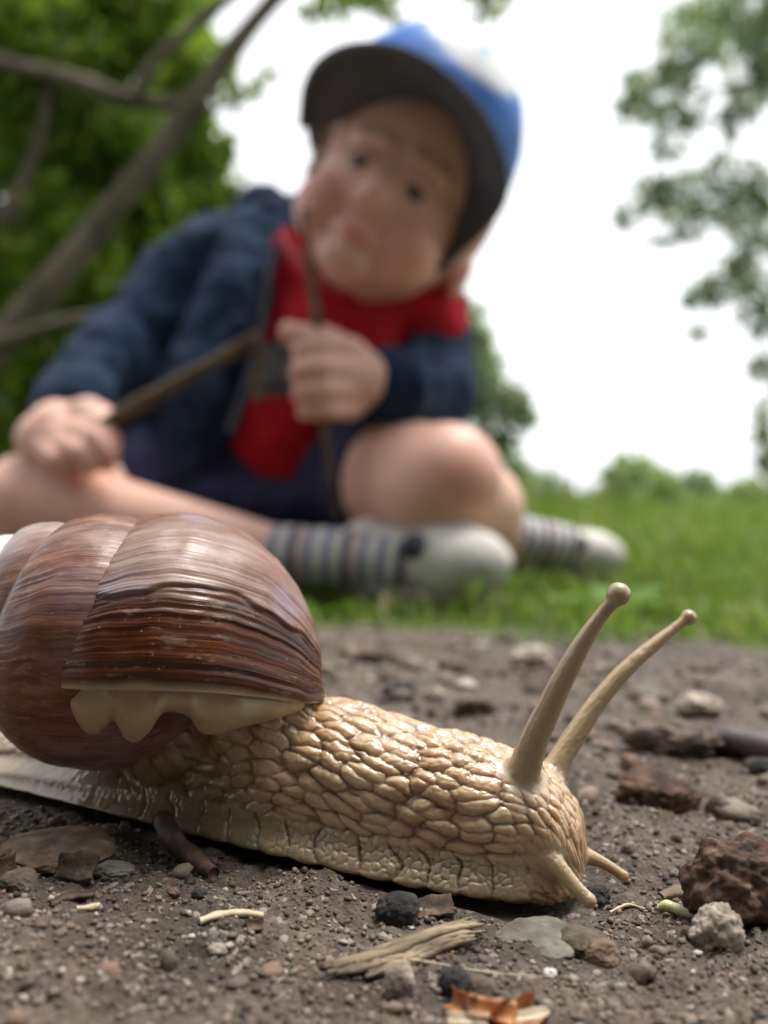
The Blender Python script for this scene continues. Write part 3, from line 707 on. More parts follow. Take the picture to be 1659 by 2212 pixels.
# broad peak sweeping round from one temple to the other
inner = spline(np.array([P(664, 300, 572), P(690, 240, 552), P(752, 205, 536), P(828, 204, 532), P(905, 238, 540), P(958, 300, 556), P(985, 385, 550), P(980, 488, 552), P(925, 572, 562)]), 60)
outer = spline(np.array([P(652, 275, 566), P(663, 190, 528), P(700, 135, 502), P(775, 106, 484), P(880, 120, 480), P(985, 190, 490), P(1065, 300, 506), P(1083, 445, 526), P(948, 592, 562)]), 60)
rows = [inner + (outer - inner) * k + np.array([0, 0, 5]) * math.sin(k * math.pi) for k in np.linspace(-.55, 1, 13)]
bt_ = np.array([0, 0, 3.2])
Vb = np.concatenate(rows + [r + bt_ for r in rows[::-1]]); nb_ = len(rows) * 2
to_obj('brim', Vb, grid_faces(nb_, 60, wrap_u=True), BRIM, capo, person_base)
V_, F_ = tube(outer + bt_ * .5, np.full(60, 3.0), 8); to_obj('brim_edge', V_, F_, BRIM, capo, person_base)

# clothes
def cloth(name, blob, voxel, mat, fold, fs, seed, attrs=None, lift=0., sm=6):
    V, Fc, N = blob.remesh(voxel, sm, .5)
    V = V + N * (lift + fold * fbm(V / fs * np.array([1.4, 1.4, .8]), 3, seed))[:, None]
    return to_obj(name, V, Fc, mat, person, person_base, attrs=attrs(V) if attrs else None)
sb = Blob().cap([P(765, 650, 632), P(715, 760, 640), P(640, 900, 648), P(615, 990, 655)], [52, 60, 62, 62])
sb.cap([P(690, 610, 640), P(560, 620, 650)], [36, 36]); sb.cap([P(800, 655, 636), P(910, 690, 630)], [42, 34])
sb.cap([P(625, 535, 615), P(680, 590, 600), P(765, 628, 592), P(850, 630, 598), P(910, 620, 610)], [12, 14, 15, 14, 12])
cloth('t_shirt', sb, 2.6, SHIRT, 2.6, 26, 5, attrs=lambda V: {'print': sstep(np.abs((V[:, 0] - P(620, 795, 590)[0]) / 34), 1, .85) * sstep(np.abs((V[:, 2] - P(620, 795, 590)[2]) / 22), 1, .85) * (V[:, 1] < 640)})
V_, F_ = tube(spline(np.array([P(606, 508, 606), P(636, 552, 590), P(676, 592, 581), P(735, 622, 574), P(800, 630, 573), P(862, 622, 580)]), 30), np.full(30, 3.6), 8)
to_obj('collar', V_, F_, simple('rib_collar', [(.3, (.30, .03, .04)), (.7, (.45, .10, .10))], 80), person, person_base)

jb = Blob()
jb.cap([P(640, 520, 662), P(470, 585, 655), P(400, 620, 650)], [34, 40, 38])                       # shoulder
jb.cap([P(410, 610, 650), P(300, 730, 630), P(225, 810, 605), P(150, 895, 572)], [38, 33, 31, 28])     # sleeve
jb.cap([P(560, 500, 640), P(520, 620, 622), P(480, 760, 612), P(425, 900, 606), P(385, 985, 600)], [18, 26, 30, 32, 26])    # front edge
jb.cap([P(440, 640, 655), P(390, 800, 650), P(340, 930, 635), P(300, 985, 615)], [40, 40, 38, 22])     # side
jb.cap([P(590, 470, 640), P(575, 560, 625), P(545, 680, 612)], [12, 14, 16])
jb.cap([P(545, 440, 660), P(585, 450, 655), P(625, 520, 640)], [15, 17, 16])
jb.cap([P(700, 640, 690), P(640, 850, 705), P(600, 1000, 705)], [60, 66, 60])                          # back
jb.cap([P(800, 660, 690), P(900, 700, 672), P(975, 662, 655)], [36, 34, 10])
jb.cap([P(905, 705, 650), P(930, 790, 630), P(928, 855, 606)], [36, 35, 33])                          # other sleeve
jb.cap([P(928, 855, 606), P(890, 850, 578), P(838, 835, 556)], [35, 33, 29])
jb.cap([P(920, 760, 632), P(905, 870, 622), P(860, 965, 612)], [22, 26, 26])
jb.cap([P(940, 690, 625), P(900, 790, 612), P(840, 900, 610)], [12, 14, 16])
jk = cloth('jacket', jb, 3.0, JACK, 6., 34, 15)
V_, F_ = tube(spline(np.array([P(618, 500, 612), P(588, 570, 600), P(570, 680, 588), P(545, 800, 578), P(500, 930, 572)]), 40), np.full(40, 3.4), 8)
to_obj('zip', V_, F_, SHOE_D, jk, person_base)
hb = Blob().cap([P(560, 450, 690), P(700, 560, 720), P(850, 620, 700), P(915, 612, 645), P(955, 625, 640), P(990, 655, 655)], [20, 26, 24, 17, 15, 12])
cloth('hood', hb, 3.0, HOODG, 3., 22, 25)
ob = Blob().cap([P(640, 1060, 665), P(430, 1060, 640), P(330, 1050, 615)], [60, 52, 46])
ob.cap([P(680, 1060, 665), P(780, 1045, 625), P(835, 1040, 590)], [60, 54, 50]); ob.cap([P(600, 985, 660), P(640, 1010, 660), P(690, 1000, 660)], [52, 54, 52])
ob.cap([P(420, 1075, 600), P(560, 1100, 598), P(700, 1105, 596)], [20, 22, 22])
cloth('shorts', ob, 3.0, SHORT, 3., 32, 35)
def along(a, c2):
    return lambda V: {'along': ((V - a) @ (c2 - a)) / ((c2 - a) @ (c2 - a))}
k1 = Blob().cap([P(610, 1195, 524), P(760, 1206, 515), P(900, 1222, 507)], [18.5, 18, 19]); cloth('sock', k1, 2.4, SOCK, .8, 12, 45, attrs=along(P(600, 1192, 524), P(900, 1215, 507)))
k2 = Blob().cap([P(1085, 1155, 586), P(1140, 1168, 590), P(1215, 1182, 594)], [19, 17, 17]); cloth('sock', k2, 2.4, SOCK, .8, 12, 46, attrs=along(P(1080, 1140, 580), P(1240, 1180, 596)))
def shoe(c, r, d, patch):
    d = np.array(d, float); d /= np.linalg.norm(d); side = np.cross([0, 0, 1.], d); side /= np.linalg.norm(side); upv = np.cross(d, side)
    RR = np.stack([d, side, upv], 1)
    q = Blob().ell(c, (r * 1.35, r * 1.0, r * .86), RR, 4).ell(c - d * r * 1.3 - upv * r * .05, (r * 1.2, r * .85, r * .78), RR, 4).ell(c - d * r * 2.0 + upv * r * .05, (r * .75, r * .78, r * .75), RR, 4)
    V, Fc, N = q.remesh(2.4, 6, .5)
    o = to_obj('shoe', V + N * (.8 * fbm(V / 15, 3, 3))[:, None], Fc, SHOE_W, person, person_base)
    k = 40; a = np.linspace(0, 2 * np.pi, k, endpoint=False)
    pts = (c[:, None] + RR @ np.stack([-r * .75 + r * 2.1 * np.cos(a), r * .98 * np.sin(a), 0 * a - r * .66])).T
    V2 = np.concatenate([pts, pts - upv * r * .22, [pts.mean(0)], [pts.mean(0) - upv * r * .22]])
    F2 = [[i, (i + 1) % k, k + (i + 1) % k, k + i] for i in range(k)] + [[2 * k, (i + 1) % k, i] for i in range(k)] + [[2 * k + 1, k + i, k + (i + 1) % k] for i in range(k)]
    to_obj('sole', V2, F2, SOLE, o, person_base)
    pv, pf = ico(3); to_obj('patch', (pv * np.array([r * .3, r * .34, r * .3])) @ RR.T + c + RR @ np.array(patch) * r, pf, SHOE_D, o, person_base)
shoe(P(975, 1212, 502), 27.5, (.90, -.42, -.08), (-.55, -.80, .30))
shoe(P(1268, 1196, 598), 20, (.95, -.2, -.08), (-.25, -.72, .35))

# sticks in the hands
BARK = simple('stick_bark', [(.3, (.055, .037, .022)), (.5, (.11, .078, .046)), (.7, (.19, .145, .09))], 90, rough=.85, bstr=.6, bdist=.001, bscale=400)
def stick(name, pts, rad, label, mat=BARK, n=40, sides=12, wob=.25, cat='stick', group=None, seed=1):
    q = spline(np.array(pts), n); r = np.interp(np.linspace(0, 1, n), np.linspace(0, 1, len(rad)), rad)
    base = q[0] if q[0][2] < q[-1][2] else q[-1]
    V, Fc = tube(q, r, sides, wob=wob, seed=seed); o = to_obj(name, V, Fc, mat, None, base); tag(o, label, cat, group); return o
stk = empty('stick', P(150, 965, 528), 'brown stick slanting up from the hand resting on the bare knee', 'stick')
def spart(name, pts, rad, n=40, seed=1):
    q = spline(np.array(pts), n); r = np.interp(np.linspace(0, 1, n), np.linspace(0, 1, len(rad)), rad)
    V, Fc = tube(q, r, 12, wob=.25, seed=seed); return to_obj(name, V, Fc, BARK, stk, P(150, 965, 528))
spart('stem', [P(150, 965, 528), P(230, 915, 522), P(380, 828, 510), P(480, 772, 502), P(556, 728, 496)], [5.6, 5.2, 4.6, 4.4, 4.6])
spart('broken_end', [P(545, 735, 497), P(562, 775, 498), P(548, 830, 500), P(552, 868, 501)], [4.2, 3.2, 2.8, 1.6], 20, 3)
stick('twig', [P(654, 455, 530), P(664, 530, 525), P(676, 620, 521), P(684, 700, 520), P(690, 800, 521), P(702, 940, 523), P(718, 1030, 524), P(728, 1118, 526)], [1.4, 2.4, 3.2, 3.2, 3.0, 2.6, 2.2, 1.5], 'thin upright twig gripped in the fist before the red shirt', seed=5)
# ------------------------------------------------------------------ debris on the path
def rock_mat(name, stops, scale=450, rough=.85, spec=.3, bstr=.7, bdist=.0004):
    return simple(name, stops, scale, rough=rough, bstr=bstr, bdist=bdist, bscale=scale * 4, spec=spec, detail=7)
RK_DARK = rock_mat('dark_stone', [(.35, (.020, .019, .019)), (.55, (.038, .036, .036)), (.72, (.12, .105, .09))])
RK_PALE = rock_mat('pale_stone', [(.34, (.13, .10, .075)), (.5, (.30, .25, .20)), (.68, (.52, .46, .39))])
RK_BROWN = rock_mat('brown_stone', [(.35, (.10, .065, .042)), (.55, (.19, .13, .09)), (.7, (.28, .21, .15))])
RK_RED = rock_mat('reddish_clod', [(.36, (.026, .017, .013)), (.5, (.075, .043, .029)), (.62, (.13, .072, .046)), (.74, (.22, .16, .12))], 330)
RK_SOIL = rock_mat('soil_clod', [(.35, (.055, .042, .032)), (.55, (.12, .094, .074)), (.72, (.20, .165, .135))], 380)
RK_GREEN = rock_mat('greenish_stone', [(.35, (.10, .092, .072)), (.55, (.165, .155, .125)), (.72, (.25, .235, .19))])
WHITE = rock_mat('white_grit', [(.35, (.45, .42, .38)), (.6, (.68, .65, .61))])
WOOD = simple('weathered_wood', [(.32, (.07, .052, .036)), (.5, (.18, .135, .088)), (.68, (.34, .27, .185))], 260, rough=.8, bstr=.8, bdist=.0004, bscale=900, stretch=(.22, 1, 1))
STRAW = simple('straw', [(.3, (.36, .29, .18)), (.6, (.58, .50, .35)), (.8, (.66, .60, .46))], 500, rough=.55, bstr=.4, bdist=.0002, stretch=(.3, 1, 1))
BARKF = simple('bark_flake', [(.35, (.030, .020, .014)), (.55, (.085, .055, .036)), (.72, (.19, .14, .10))], 500, rough=.85, bstr=.7, bdist=.0004)
REDTW = simple('red_brown_twig', [(.35, (.022, .010, .007)), (.55, (.062, .026, .017)), (.72, (.13, .07, .05))], 420, rough=.6, bstr=.6, bdist=.0003, spec=.5)
PURP = simple('purplish_twig', [(.35, (.05, .035, .038)), (.6, (.10, .07, .075))], 300, rough=.5, bstr=.4, bdist=.0003, spec=.5)
SPROUT = simple('pale_sprout', [(.3, (.42, .44, .20)), (.6, (.60, .60, .36)), (.8, (.68, .68, .52))], 300, rough=.4, bstr=.1, bdist=.0001, sss=(.4, .0006), coat=.3)
HUSK = simple('orange_husk', [(.3, (.20, .07, .022)), (.55, (.38, .16, .055)), (.75, (.50, .28, .13))], 260, rough=.5, bstr=.4, bdist=.0003, spec=.5, sss=(.2, .0006))

def ground_at(x, y): return float(gz_fine(np.array([x]), np.array([y]))[0])
def stone(name, px, py, r, mat, label, cat='pebble', group=None, rough_=.18, sub=4, seed=0, rot=0., sink=.45, freq=1.2):
    r = np.array(r, float); c = ground_hit(px, py, r[2] * sink); c[2] = ground_at(c[0], c[1]) + r[2] * sink
    v, f = ico(sub); n = fbm(v * freq + seed * 7.1, 4, seed); q = v * (1 + rough_ * n + .05 * fbm(v * 6 + seed, 3, seed + 5))[:, None]
    a = rot; M_ = np.array([[math.cos(a), -math.sin(a), 0], [math.sin(a), math.cos(a), 0], [0, 0, 1]])
    V = (q * r) @ M_.T + c; base = c - np.array([0, 0, r[2] * .9])
    return tag(to_obj(name, V, f, mat, None, base), label, cat, group)
S_ = stone
S_('pebble', 862, 1966, (2.25, 1.9, 1.75), RK_DARK, 'round black pebble lying just under the edge of the snail foot', seed=1, rough_=.12)
S_('clod', 1592, 1905, (5.0, 4.4, 4.9), RK_RED, 'big crumbly reddish-brown clod beside the pale green sprout', 'clod', seed=2, rough_=.26, sub=5, freq=1.6, sink=.75)
S_('pebble', 1548, 2030, (2.4, 2.1, 2.2), RK_PALE, 'lumpy whitish pebble in front of the big reddish clod', seed=3, rough_=.22, freq=1.9)
S_('pebble', 1302, 2062, (1.7, 1.6, 1.3), RK_BROWN, 'rounded brown pebble between the greenish stone and the whitish lumpy pebble', seed=4)
S_('pebble', 862, 2124, (1.3, 1.2, 1.75), RK_PALE, 'small upright pale pebble in front of the split wood splinter', seed=5)
S_('pebble', 985, 2132, (1.5, 1.3, 1.35), RK_DARK, 'bluish dark pebble touching the grey pebble above the orange husk', seed=6)
S_('pebble', 1040, 2142, (1.35, 1.2, 1.15), RK_SOIL, 'grey pebble touching the bluish dark pebble above the orange husk', seed=7)
S_('pebble', 1188, 2112, (.62, .55, .5), WHITE, 'tiny white stone at the end of the fine pale fibre', seed=8, sub=3)
S_('stone', 1165, 2022, (4.6, 4.0, .95), RK_GREEN, 'flat greenish stone sunk in the dirt in front of the snail head', 'stone', seed=9, sink=.1, rough_=.2, rot=.2)
S_('stone', 1255, 2030, (2.6, 2.2, 1.0), RK_SOIL, 'flat grey-brown stone leaning against the greenish stone', 'stone', seed=10, sink=.3)
S_('stone', 120, 1838, (6.2, 5.0, 1.5), RK_BROWN, 'flat brown stone behind the square bark flake', 'stone', seed=11, sink=.25, rough_=.2, rot=.3)
S_('stone', 245, 1886, (2.3, 1.6, .9), RK_GREEN, 'small flat grey-green stone beside the square bark flake', 'stone', seed=12, sink=.3)
S_('clod', 1290, 1922, (1.5, 1.3, 1.1), RK_DARK, 'dark crumb of soil under the tip of the short lower tentacle', 'clod', seed=13)
S_('clod', 1345, 1922, (2.4, 1.5, .9), RK_SOIL, 'low soil crumb behind the short lower tentacles', 'clod', seed=14, rough_=.3)
S_('clod', 40, 1905, (1.9, 1.5, 1.2), RK_SOIL, 'grey soil crumb in front of the flat brown stone', 'clod', seed=15)
S_('pebble', 430, 1935, (.75, .7, .6), RK_DARK, 'tiny dark bead-like pebble left of the pale straw stalk', seed=16, sub=3)
S_('pebble', 375, 1930, (.6, .5, .4), RK_BROWN, 'tiny brown crumb near the dark bead-like pebble', seed=17, sub=3)
S_('pebble', 235, 2118, (1.0, .9, .6), simple('pink_stone', [(.3, (.15, .085, .065)), (.7, (.24, .15, .12))], 400), 'pinkish brick-coloured pebble alone on the bare dirt', seed=18, sub=3)
S_('pebble', 470, 2045, (.9, .8, .5), RK_PALE, 'small off-white pebble in front of the pale straw stalk', seed=19, sub=3)
S_('pebble', 1605, 1960, (1.3, 1.2, 1.0), RK_DARK, 'dark grit pebble between the whitish pebble and the reddish clod', seed=20, sub=3)
# blurred lumps on the path behind
S_('clod', 1020, 1532, (4.2, 3.6, 2.9), RK_SOIL, 'dark clod on the path behind the snail neck', 'clod', seed=21, rough_=.3)
S_('clod', 862, 1512, (3.6, 3.2, 2.6), RK_DARK, 'blackish clod on the path right of the shell lip', 'clod', seed=22, rough_=.3)
S_('clod', 1425, 1712, (5.4, 4.0, 2.6), RK_RED, 'crumbling red-brown clod on the path right of the long tentacles', 'clod', seed=23, rough_=.34)
S_('clod', 1455, 1612, (7.8, 5.0, 3.2), RK_SOIL, 'wide flat soil clod beside the purplish twig', 'clod', seed=24, rough_=.34)
S_('stone', 1150, 1425, (6.4, 5.0, 4.2), RK_PALE, 'pale stone on the path near the grass edge', 'stone', seed=25)
S_('stone', 1510, 1530, (4.6, 4.0, 2.6), RK_PALE, 'pale tan stone behind the wide flat soil clod', 'stone', seed=26)
S_('stone', 935, 1510, (2.6, 2.2, 1.6), RK_PALE, 'small pale stone between the two dark clods', 'stone', seed=27)
S_('stone', 1400, 1505, (4.5, 4., 2.), RK_GREEN, 'grey stone between the long tentacle tips and the pale tan stone', 'stone', seed=28)
S_('stone', 1640, 1660, (2.6, 2.4, 1.8), RK_DARK, 'dark stone in front of the purplish twig', 'stone', seed=29)
S_('clod', 800, 1425, (5, 4, 2.6), RK_SOIL, 'soil lump on the path near the white shoe', 'clod', seed=30, rough_=.3)

def gpts(L, lift):
    out = []
    for px, py in L:
        p = ground_hit(px, py, lift); p[2] = ground_at(p[0], p[1]) + lift; out.append(p)
    return np.array(out)
def litter(name, L, rad, lift, mat, label, cat, flat=1., seed=1, n=24, wob=.25, group=None, lifts=None):
    pts = gpts(L, lift)
    if lifts is not None: pts[:, 2] += np.array(lifts)
    q = spline(pts, n); r = np.interp(np.linspace(0, 1, n), np.linspace(0, 1, len(rad)), rad)
    V, Fc = tube(q, r, 12, wob=wob, seed=seed); C = np.repeat(q, 12, 0); V[:, 2] = C[:, 2] + (V[:, 2] - C[:, 2]) * flat
    base = q.mean(0) - np.array([0, 0, rad[0] * flat]); return tag(to_obj(name, V, Fc, mat, None, base), label, cat, group)
litter('twig', [(345, 1808), (375, 1830), (420, 1850), (462, 1882)], [1.15, 1.2, 1.1, .75], 1.0, REDTW, 'short red-brown twig poking out from under the snail foot', 'twig', lifts=[2.0, 1.2, .6, 0])
litter('straw', [(432, 1984), (470, 1979), (520, 1977), (568, 1976)], [.32, .42, .42, .36], .45, STRAW, 'short pale straw stalk lying on the dirt in front of the snail', 'straw', flat=.8)
litter('straw', [(165, 1958), (215, 1952)], [.2, .36], .4, STRAW, 'stubby straw bit in front of the square bark flake', 'straw')
def splinter(L, rad, lift, label, seed, k=9):
    g = np.random.default_rng(seed); pts = gpts(L, lift); d = pts[-1] - pts[0]; d /= np.linalg.norm(d); sd = np.cross(d, [0, 0, 1.]); sd /= np.linalg.norm(sd)
    Vs, Fs, n = [], [], 0
    for i in range(k):
        a, c2 = sorted(g.uniform(0, 1, 2)); a *= .45; c2 = .6 + .4 * c2; off = (i / (k - 1) - .5) * 2
        q = spline(pts, 40)[int(a * 39):int(c2 * 39) + 1]; q = spline(q, 24) + sd * off * rad * .95 + np.array([0, 0, 1]) * (.35 * rad * (1 - off * off) + g.normal() * .07 * rad)
        r = rad * g.uniform(.16, .30) * np.sin(np.linspace(.25, np.pi - .15, 24)) ** .5
        V, Fc = tube(q, r, 8, wob=.5, seed=seed * 20 + i); Vs.append(V); Fs += [[j + n for j in f] for f in Fc]; n += len(V)
    return tag(to_obj('wood_splinter', np.concatenate(Vs), Fs, WOOD, None, pts.mean(0)), label, 'wood splinter')
splinter([(698, 2108), (760, 2088), (850, 2064), (960, 2037), (1055, 2010)], 1.5, .4, 'long weathered wood splinter lying under the fine pale fibre', 3, 11)
splinter([(775, 2056), (850, 2036), (930, 2020), (1040, 1998)], 1.0, .7, 'shorter wood splinter lying along the back of the long splinter', 4, 8)
litter('wood_chip', [(1428, 1905), (1460, 1900), (1500, 1896)], [.55, .9, .7], .5, WOOD, 'small striped wood chip behind the pale green sprout', 'wood chip', flat=.6, wob=.35, seed=5)
litter('straw', [(1318, 1950), (1355, 1942), (1392, 1938)], [.14, .18, .12], .3, STRAW, 'hair-thin straw near the small striped wood chip', 'straw')
sp_b = gpts([(1470, 1955)], 0.)[0]
spr = empty('sprout', sp_b, 'pale green sprouting seed tucked against the reddish clod', 'sprout')
for nm, L, rr in (('shoot', [(1422, 1944), (1440, 1946), (1462, 1950)], [.3, .62, .5]), ('root', [(1452, 1950), (1485, 1958), (1520, 1966)], [.55, .6, .45])):
    q = spline(gpts(L, .6), 16); V, Fc = tube(q, np.interp(np.linspace(0, 1, 16), np.linspace(0, 1, 3), rr), 12); to_obj(nm, V, Fc, SPROUT, spr, sp_b)
hb_ = gpts([(1080, 2185)], 0.)[0]
hus = empty('bud_husk', hb_, 'orange-brown bud husk with pale torn edges lying on the dirt', 'husk')
def flake(name, cx, cy, hx, hy, thick, tilt, mat, parent=None, base=None, seed=0, curl=.3, roll=0., lift=.5, label=None, cat=None, side=0.):
    """thin curled irregular plate"""
    c = ground_hit(cx, cy, lift); c[2] = ground_at(c[0], c[1]) + lift
    n1_, n2_ = 14, 10; a, g = np.meshgrid(np.linspace(-1, 1, n1_), np.linspace(-1, 1, n2_), indexing='ij')
    x = a * hx * (1 + .12 * fbm(np.stack([g * 2, a * 0 + seed, a * 0], -1), 2, seed)); y = g * hy * (1 + .15 * fbm(np.stack([a * 2, g * 0 + seed, g * 0], -1), 2, seed + 1))
    z_ = curl * hy * g * g + .12 * hy * fbm(np.stack([a * 2, g * 2, a * 0], -1), 3, seed + 2)
    q = np.stack([x, y, z_], -1).reshape(-1, 3); q2 = q.copy(); q2[:, 2] += thick
    V = np.concatenate([q, q2])
    Rm = np.array(Matrix.Rotation(roll, 3, 'Z') @ Matrix.Rotation(tilt, 3, 'X') @ Matrix.Rotation(side, 3, 'Y'))
    V = V @ Rm.T; V[:, 2] -= V[:, 2].min(); V = V + c - np.array([0, 0, lift])
    nn_ = n1_ * n2_; Ft = grid_faces(n1_, n2_).tolist(); Fs = [f[::-1] for f in Ft] + [[i + nn_ for i in f] for f in Ft]
    rim = [i * n2_ for i in range(n1_)] + [(n1_ - 1) * n2_ + j for j in range(1, n2_)] + [i * n2_ + n2_ - 1 for i in range(n1_ - 2, -1, -1)] + [j for j in range(n2_ - 2, 0, -1)]
    Fs += [[rim[i], rim[(i + 1) % len(rim)], rim[(i + 1) % len(rim)] + nn_, rim[i] + nn_] for i in range(len(rim))]
    o = to_obj(name, V, Fs, mat, parent, base if base is not None else c)
    if label: tag(o, label, cat)
    return o
flake('scale', 1105, 2188, 2.2, 1.1, .22, .9, HUSK, hus, hb_, 1, 1.1, .5)
flake('scale', 1060, 2198, 2.0, 1.0, .22, .3, HUSK, hus, hb_, 9, .9, -.3)
flake('scale', 1002, 2170, 1.2, .9, .22, .7, HUSK, hus, hb_, 2, 1.0, -.7)
flake('pale_edge', 1128, 2192, 2.3, .4, .3, .9, simple('torn_edge', [(.3, (.45, .34, .22)), (.7, (.66, .58, .45))], 500), hus, hb_, 3, .3, .25)
flake('pale_edge', 1010, 2205, 1.7, .45, .3, .9, bpy.data.materials['torn_edge'], hus, hb_, 4, .3, -.1)
flake('bark_flake', 168, 1888, 2.0, 1.3, .35, 1.0, BARKF, None, None, 5, .15, -.1, label='square dark bark flake propped against the flat brown stone', cat='bark flake')
flake('bark_flake', 6, 1893, 1.2, 1.4, .35, 1.0, BARKF, None, None, 6, .3, .5, label='curved dark bark flake in front of the flat brown stone', cat='bark flake')
flake('bark_flake', 935, 1972, 2.0, 1.2, .3, .35, BARKF, None, None, 7, .25, .25, label='thin brown bark flake right of the round black pebble', cat='bark flake')
flake('bark_flake', 550, 1995, .8, .6, .25, .6, BARKF, None, None, 8, .3, .3, label='tiny reddish bark flake right of the pale straw stalk', cat='bark flake')
litter('bark_strip', [(110, 1945), (150, 1936), (205, 1932)], [.5, .8, .5], .4, REDTW, 'dark strip of bark lying before the square bark flake', 'bark strip', flat=.5)
litter('twig', [(1540, 1596), (1585, 1602), (1640, 1612), (1720, 1625)], [2.1, 2.3, 2.3, 2.2], 2.4, PURP, 'smooth purplish twig lying on the path beyond the clods', 'twig', wob=.08)
q = np.array([P(800, 2042, 76.5), P(920, 2062, 75.2), P(1060, 2080, 74.2), P(1190, 2096, 73.4)]); q[:, 2] = [ground_at(a[0], a[1]) + .9 for a in q]
stick('plant_fibre', q, [.045, .05, .05, .03], 'fine pale fibre stretched over the long wood splinter', mat=STRAW, sides=6, wob=0., cat='fibre')

# gravel and grit, past counting
def grit(n, xr, yr, rr, sub, seed, bury=.3):
    g = np.random.default_rng(seed); v, f = ico(sub); k = len(v)
    x = g.uniform(*xr, n); y = yr[0] + (yr[1] - yr[0]) * g.random(n) ** 1.3
    r = rr[0] * (rr[1] / rr[0]) ** (g.random(n) ** 2.6)
    s_ = (x - AX0[0]) * AF[0] + (y - AX0[1]) * AF[1]; w_ = (x - AX0[0]) * AN[0] + (y - AX0[1]) * AN[1]
    ok = ~((np.abs(w_) < 11) & (s_ < 5) & (s_ > -100)) & (y < edge_y(x) + 30)
    x, y, r = x[ok], y[ok], r[ok]; n = len(x)
    z_ = gz_fine(x, y) + r * bury
    jit = 1 + .35 * g.uniform(-1, 1, (n, k)); ax = g.uniform(.6, 1.25, (n, 1, 3)); ax[..., 2] *= .8
    q = v[None] * jit[..., None] * r[:, None, None] * ax
    a = g.uniform(0, 6.28, n); ca_, sa_ = np.cos(a)[:, None], np.sin(a)[:, None]
    q = np.stack([q[..., 0] * ca_ - q[..., 1] * sa_, q[..., 0] * sa_ + q[..., 1] * ca_, q[..., 2]], -1)
    V = q + np.stack([x, y, z_], -1)[:, None]
    return V.reshape(-1, 3), (f[None] + (np.arange(n) * k)[:, None, None]).reshape(-1, 3)
m, t, b = nt('grit'); gi = node(t, 'ShaderNodeNewGeometry').outputs['Random Per Island']
c = ramp(t, gi, [(0, (.028, .024, .021)), (.22, (.075, .058, .045)), (.5, (.135, .108, .086)), (.72, (.20, .165, .13)), (.84, (.15, .085, .055)), (.95, (.27, .23, .19)), (1, (.42, .38, .34))])
co = objco(t); c = mixc(t, .5, c, ramp(t, noise(t, co, 1500, 5, .7), [(.3, (.3, .3, .3)), (.7, (.72, .71, .7))]), 'OVERLAY')
t.links.new(c, b.inputs['Base Color']); b.inputs['Roughness'].default_value = .75; b.inputs['Specular IOR Level'].default_value = .4
bump(t, b, noise(t, co, 3000, 4), .5, .0003); GRIT = m
parts_ = [grit(20000, (-62, 62), (64, 125), (.10, .45), 0, 1), grit(420, (-80, 80), (62, 150), (.4, 1.1), 1, 2), grit(2200, (-110, 150), (115, 420), (.5, 2.6), 1, 3)]
o_ = 0; VV = []; FF = []
for a, f in parts_: VV.append(a); FF.append(f + o_); o_ += len(a)
tag(to_obj('gravel', np.concatenate(VV), np.concatenate(FF), GRIT), 'fine grit and crumbs scattered over the bare path', 'gravel', kind='stuff')

# ------------------------------------------------------------------ grass
def blades(x, y, h, w, lean, g):
    n = len(x); z0 = gz(x, y) - 1; a = g.uniform(0, 6.28, n); bd_ = g.uniform(0, 6.28, n); ln = h * lean * g.uniform(.2, 1., n)
    lv = np.array([0, .4, .75, 1.]); wd = np.array([1, .85, .5, .05])
    cx = x[:, None] + np.cos(bd_)[:, None] * ln[:, None] * lv ** 2; cy = y[:, None] + np.sin(bd_)[:, None] * ln[:, None] * lv ** 2
    cz = z0[:, None] + h[:, None] * lv * (1 - .25 * lean * lv)
    ox = np.cos(a)[:, None] * w[:, None] * wd / 2; oy = np.sin(a)[:, None] * w[:, None] * wd / 2
    V = np.stack([np.stack([cx - ox, cy - oy, cz], -1), np.stack([cx + ox, cy + oy, cz], -1)], 2).reshape(n, 8, 3)
    f = np.array([[0, 1, 3, 2], [2, 3, 5, 4], [4, 5, 7, 6]])
    return V.reshape(-1, 3), (f[None] + (np.arange(n) * 8)[:, None, None]).reshape(-1, 4)
g = np.random.default_rng(5); GV, GF, o_ = [], [], 0
def addb(n, xr, yr, hf, wf_, lean, cond=None, pw=1.):
    global o_
    x = g.uniform(*xr, n); y = yr[0] + (yr[1] - yr[0]) * g.random(n) ** pw
    ok = (y > edge_y(x) + g.normal(size=n) * 10 + 14 * fbm(np.stack([x, y, 0 * x], -1) / 22, 2, 5)) if cond is None else cond(x, y)
    x, y = x[ok], y[ok]; h = hf(x, y) * g.uniform(.45, 1.15, len(x)); w = wf_ * g.uniform(.6, 1.3, len(x))
    V, Fc = blades(x, y, h, w, lean, g); GV.append(V); GF.append(Fc + o_); o_ += len(V)
def h_near(x, y):
    d_ = np.clip(y - edge_y(x), 0, 400)
    h = 9 + 26 * sstep(d_, 10, 200)
    h = h * (1 + .6 * fbm(np.stack([x / 45, y / 45, 0 * x], -1), 2, 16))
    child = sstep(np.abs(x - 20), 420, 260) * sstep(y, 900, 700)
    return h * (1 - .25 * child) + 25 * sstep(x, 180, 420) * sstep(y, 500, 900) + 70 * sstep(-x, 260, 420) * sstep(y, 550, 900)
addb(17000, (-480, 480), (235, 1000), h_near, 3.0, .8, pw=1.2)
addb(15000, (-1600, 1900), (900, 4500), lambda x, y: (52 + 34 * sstep(y, 1000, 3000)) * (1 + .55 * fbm(np.stack([x / 260, y / 260, 0 * x], -1), 2, 6)), 8, .6, cond=lambda x, y: y > 900, pw=1.5)
